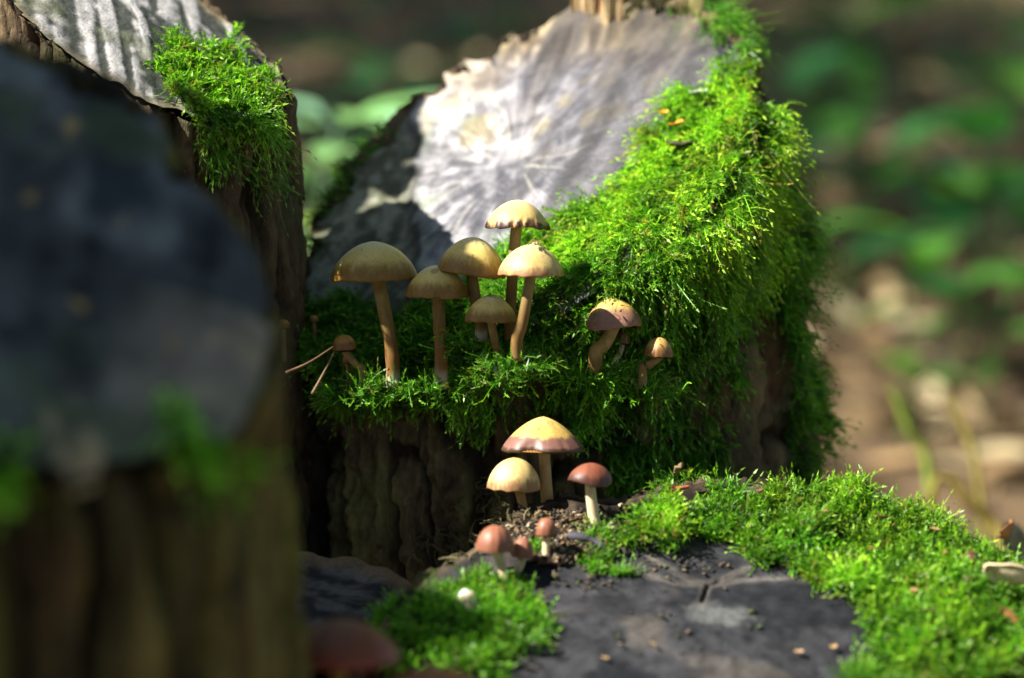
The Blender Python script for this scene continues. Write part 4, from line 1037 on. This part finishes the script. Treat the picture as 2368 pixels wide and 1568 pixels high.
def at_ground(px, py):
    """where the line of sight meets the ground"""
    d = pt(px, py, 1.0) - CAM; t = .5
    for _ in range(4000):
        p = CAM + d * t
        if p[2] <= ground_z(np.array(p[0]), np.array(p[1])): break
        t *= 1.004
    return p
MINT = (.26, .50, .30); GREEN = (.06, .19, .022); DKG = (.026, .125, .03); YG = (.22, .33, .04)
def herb_at(px, py, depth, h, nl, Ll, col, label, seed, group, tmin=.35):
    """a plant whose leaves stand around (px, py) at the given distance"""
    p = pt(px, py, depth); z = float(ground_z(np.array(p[0]), np.array(p[1])))
    return herb(p[0], p[1], max(.04, p[2] - z + .2 * Ll), nl, Ll, col, label, seed, group, tmin)
herb_at(750, 320, 1.95, .2, 8, .068, MINT, 'pale green broad leaved plant in the opening beside the thin stump', 1, None, .8)
herb_at(735, 425, 1.75, .2, 8, .060, (.24, .50, .17), 'bright light green low plant below the pale broad leaved one', 2, None, .7)
herb_at(720, 560, 1.6, .1, 5, .05, YG, 'yellowish green seedling at the foot of the opening between the stumps', 3, None)
DKR = (.02, .10, .025)
bgp = ((985, 25, 4.0, .11, DKR), (800, 165, 3.6, .10, DKR), (880, 210, 3.4, .09, DKR), (1870, 60, 3.6, .14, GREEN), (1840, 190, 3.2, .12, DKG), (1960, 110, 4.2, .13, DKG), (2200, 30, 4.0, .16, (.08, .21, .03)), (2330, 80, 3.2, .15, (.09, .24, .03)),
       (2290, 330, 2.8, .12, DKG), (2200, 400, 2.7, .10, DKG), (2340, 300, 3.0, .11, DKG), (2030, 380, 3.4, .08, DKG), (2100, 600, 2.4, .07, GREEN), (1930, 230, 3.0, .08, GREEN), (620, 60, 5.0, .10, DKG), (1150, 60, 5.5, .10, DKG), (2300, 640, 2.4, .06, GREEN))
for i, (x, y, d, L, c) in enumerate(bgp):
    herb_at(x, y, d, .2, 7, L, c, 'blurred green leafy plant growing out of the forest floor behind the stumps', 10 + i, 'leafy plants on the forest floor')

def grass_blade(pts, w, col, label, group=None):
    P = bez(pts, 14); T = nrm(np.gradient(P, axis=0)); s = nrm(np.cross(T, [0, 1, .2])); t = np.linspace(0, 1, 14)
    ww = (w / 2 * np.sin(math.pi * (t * .85 + .12)) ** .6)[:, None]; nn = np.cross(s, T)
    v = np.stack([P - s * ww, P + nn * ww * .4, P + s * ww, P + nn * ww * .25], 1).reshape(-1, 3)
    o = link('grass_blade', mesh_data('grass_blade', v - P[0], [gridf(14, 4, True)], np.broadcast_to(col, v.shape), True, [M_LEAF]), None, P[0])
    return tag(o, label, 'grass', group)
gd = 1.55
def gpt(x, y, d=gd): return pt(x, y, d)
def foot(px, d):
    p = pt(px, 1500, d); p[2] = float(ground_z(np.array(p[0]), np.array(p[1]))) - .005; return p
grass_blade([foot(2190, 1.5), gpt(2150, 1120), gpt(2100, 990), gpt(2055, 890)], .0055, (.30, .42, .05), 'green grass blade leaning over the sunlit litter beside the hanging moss curtain')
grass_blade([foot(2330, 1.55), gpt(2265, 1130), gpt(2215, 960), gpt(2180, 900)], .0045, (.42, .36, .08), 'yellowing grass blade standing behind the low stump in the sunlit litter')
grass_blade([foot(2080, 1.45), gpt(2150, 1150, 1.45), gpt(2240, 1165, 1.45), gpt(2320, 1250, 1.45), gpt(2360, 1420, 1.4)], .006, (.46, .36, .08), 'arching yellow grass blade bending over towards the moss fringe')
grass_blade([foot(2420, 1.2), gpt(2375, 1380, 1.15), gpt(2345, 1250, 1.15), gpt(2325, 1210, 1.15)], .013, (.62, .55, .40), 'pale dry bleached blade at the end of the low stump')

# ------------------------------------------------------------------ trees around the place
def crown_leaves(n, centre, rad, rs, size, clumps=26, col=(.05, .13, .025)):
    cc = nrm(rs.normal(size=(clumps, 3))) * rad * (rs.random((clumps, 1)) ** .4)
    k = rs.integers(0, clumps, n); P = centre + cc[k] + rs.normal(size=(n, 3)) * rad * .16
    base, f = leaf_blade(1, .6, .2, .2, 3)
    s = size * rs.uniform(.7, 1.3, n)
    # random rotations
    qz = rs.uniform(0, 6.28, n); el = rs.normal(size=n) * .6
    cz, sz, ce, se = np.cos(qz), np.sin(qz), np.cos(el), np.sin(el)
    b = base[None] * s[:, None, None]
    y1 = b[..., 1] * ce[:, None] - b[..., 2] * se[:, None]; z1 = b[..., 1] * se[:, None] + b[..., 2] * ce[:, None]; x1 = b[..., 0]
    v = np.stack([x1 * cz[:, None] - y1 * sz[:, None], x1 * sz[:, None] + y1 * cz[:, None], z1], -1) + P[:, None]
    F = (f[None] + (np.arange(n) * len(base))[:, None, None]).reshape(-1, 4)
    c = np.array(col) * rs.uniform(.7, 1.3, (n, 1, 1)) * np.ones((n, len(base), 3))
    return v.reshape(-1, 3), F, c.reshape(-1, 3)

def tree(x, y, h, r, label, seed, group=None, leaf_n=5000, crown_z=None, crown_r=None):
    rs = np.random.default_rng(seed + 800); z = float(ground_z(np.array(x), np.array(y)))
    root = thing('tree', (x, y, z), label, 'tree', group); B = np.array([x, y, z])
    P = bez([B - [0, 0, .1], B + [rs.normal() * .1, rs.normal() * .1, h * .35], B + [rs.normal() * .25, rs.normal() * .25, h * .7], B + [rs.normal() * .3, rs.normal() * .3, h]], 20)
    t = np.linspace(0, 1, 20); rad = r * (1 - .85 * t) * (1 + .6 * np.exp(-t * 22))
    v, f = tube(P, rad, 18); v = v + .08 * r * np.stack([vn(v / [.08, .08, .4], 5), vn(v / [.08, .08, .4], 6), 0 * v[:, 0]], -1)
    part('trunk', v, [f], M_TRUNK, root, mix((.07, .055, .04), (.13, .115, .085), sstep(-.4, .5, fbm(v / [.1, .1, .4], 7, 3))))
    crown_r = crown_r or h * .28
    for i in range(7):
        k = int(10 + i * 1.2); az = i * 2.4 + rs.normal() * .3; e = P[k] + np.array([math.cos(az), math.sin(az), .5]) * crown_r * .9
        v, f = tube(bez([P[k], (P[k] + e) / 2 + [0, 0, .1], e], 8), np.linspace(rad[k] * .5, .008, 8), 7)
        part('branch', v, [f], M_TRUNK, root, np.broadcast_to((.09, .075, .055), v.shape))
    v, f, c = crown_leaves(leaf_n, P[15], crown_r, rs, .10)
    o = part('crown', v, [f], M_LEAF, root, c); o['kind'] = 'stuff'
    return root
spots = ((-2.6, 6.5, 7.0, .16), (2.9, 7.5, 8.0, .2), (-4.5, 11, 9, .22), (5.2, 12.5, 9, .24), (3.6, 2.2, 6.5, .14), (-1.0, 16, 9, .2), (1.6, 19, 10, .24), (-5.5, 17, 10, .25), (6.5, 20, 10, .25),
         (-5.0, 3.4, 7.6, .16), (-5.9, 5.2, 6.5, .16), (-6.8, 6.6, 8, .2), (-7.5, 9.2, 8.5, .2), (-9.0, 12, 10, .24), (2.3, -1.6, 9, .2), (-.8, -3.4, 9.5, .22), (4.6, -3.6, 10, .24), (-4.4, -4.6, 10, .24), (1.9, 4.6, 9.5, .2), (5.0, .6, 9, .2))
protos = []
for i, (x, y, h, r) in enumerate(spots):
    lab = 'woodland tree with brown trunk and leafy crown standing around the stumps'
    if i < 3:
        protos.append(tree(x, y, 8.0, .19, lab, i, 'woodland trees around the stumps', leaf_n=7500)); continue
    src = protos[i % 3]; t = src.copy(); COL.objects.link(t); k = h / 8.0
    t.location = (x, y, float(ground_z(np.array(x), np.array(y)))); t.scale = (k, k, k); t.rotation_euler = (0, 0, i * 1.7)
    for c_ in list(src.children):
        n_ = c_.copy(); COL.objects.link(n_); n_.parent = t

# unseen young tree, added so its leaves shade chosen spots on stumps and mushrooms
def added_shade_sapling():
    rs = np.random.default_rng(4242)
    e1 = nrm(np.cross(SUNV, [0, 0, 1.0])); e2 = np.cross(e1, SUNV)
    uv = lambda P: np.stack([P @ e1, P @ e2], -1)
    shade = [front.fv.reshape(-1, 3)[rs.integers(0, front.fv.shape[0] * front.fv.shape[1], 1800)]]
    bk = front.V[2:120].reshape(-1, 3); shade.append(bk[rs.integers(0, len(bk), 700)])
    strip = main.fv.reshape(-1, 3); strip = strip[(strip[:, 0] < main.c[0] - .049) & (strip[:, 1] > main.c[1] - .05)]
    mf = main.fv.reshape(-1, 3); mf = mf[mf[:, 0] > main.c[0] - .046]
    lit = [mf[rs.integers(0, len(mf), 500)], left.fv.reshape(-1, 3)[::37], disc.fv[(disc.fv[..., 1] > disc.c[1] + .02) | (disc.fv[..., 0] > disc.c[0] + .05)][::41], left.V[2:30].reshape(-1, 3)[::29]]
    caps = lambda ms: np.concatenate([m[1] + np.array([[x * m[3], y * m[3], z * m[4]] for x in (-1, 0, 1) for y in (-.7, .7) for z in (0, 1)]) for m in ms])
    bark_shade = np.array([h for h in (hit(x, y, [main]) for x in (1060, 1090, 1120, 1150) for y in (1000, 1040, 1080, 1120, 1160, 1200)) if h is not None])
    near_shade = caps([m2, m3, m6, m1])
    shade.append(gap.fv.reshape(-1, 3)[::25])
    lit.append(caps([m4, m5, m11, m14, m15, m16, m17, m18, m19]))
    lit = uv(np.concatenate(lit))
    root = thing('added_shade_sapling', (-1.45, .42, 0), 'added out of view leaf screen placed to shade the stumps', 'tree')
    B = np.array([-1.45, .42, 0]); P = bez([B - [0, 0, .05], B + [.05, .02, .6], B + [.12, .05, 1.2], B + [.1, .1, 2.0]], 16)
    v, f = tube(P, np.linspace(.016, .004, 16), 9); part('trunk', v, [f], M_TRUNK, root, np.broadcast_to((.10, .085, .06), v.shape))
    leaves = MB(); base, lf = leaf_blade(1, .62, .2, .15, 5); pos = []
    def put(tp, t, size, margin):
        p = tp + SUNV * t
        q_, d_ = proj(p)
        if d_ > .05 and -160 < q_[0] < PW + 160 and -160 < q_[1] < PH + 160: return
        if np.min(np.hypot(*(lit - uv(p)).T)) < margin: return
        # roughly face the sun
        z = nrm(SUNV + rs.normal(size=3) * .35); x = nrm(np.cross(rs.normal(size=3), z)); y = np.cross(z, x)
        bv = base - [0, .5, 0]
        leaves.add((bv[:, :1] * x + bv[:, 1:2] * y + bv[:, 2:] * z) * size + p, lf, np.array((.06, .16, .03)) * rs.uniform(.7, 1.3)); pos.append(p)
    for S_ in shade:
        for tp in S_: put(tp, rs.uniform(.55, 1.25), rs.uniform(.05, .075), .038)
    n_far = len(pos)
    for k_ in range(24):
        for tp in near_shade: put(tp + rs.normal(size=3) * .006, rs.uniform(.28, .42), rs.uniform(.015, .022), .0105)
        for tp in bark_shade: put(tp + rs.normal(size=3) * .006, rs.uniform(.40, .55), rs.uniform(.02, .03), .024)
    for tp in strip[rs.integers(0, len(strip), 160)]: put(tp, rs.uniform(.30, .40), rs.uniform(.022, .03), .010)
    o = leaves.part('leaves', M_LEAF, root); o['kind'] = 'stuff'
    pos = np.array(pos)
    for i in range(16):
        e = pos[rs.integers(n_far)]; k = rs.integers(6, 14)
        v, f = tube(bez([P[k], (P[k] + e) / 2 + [0, 0, .05], e], 9), np.linspace(.003, .0008, 9), 6)
        part('twig', v, [f], M_TRUNK, root, np.broadcast_to((.09, .075, .05), v.shape))
added_shade_sapling()
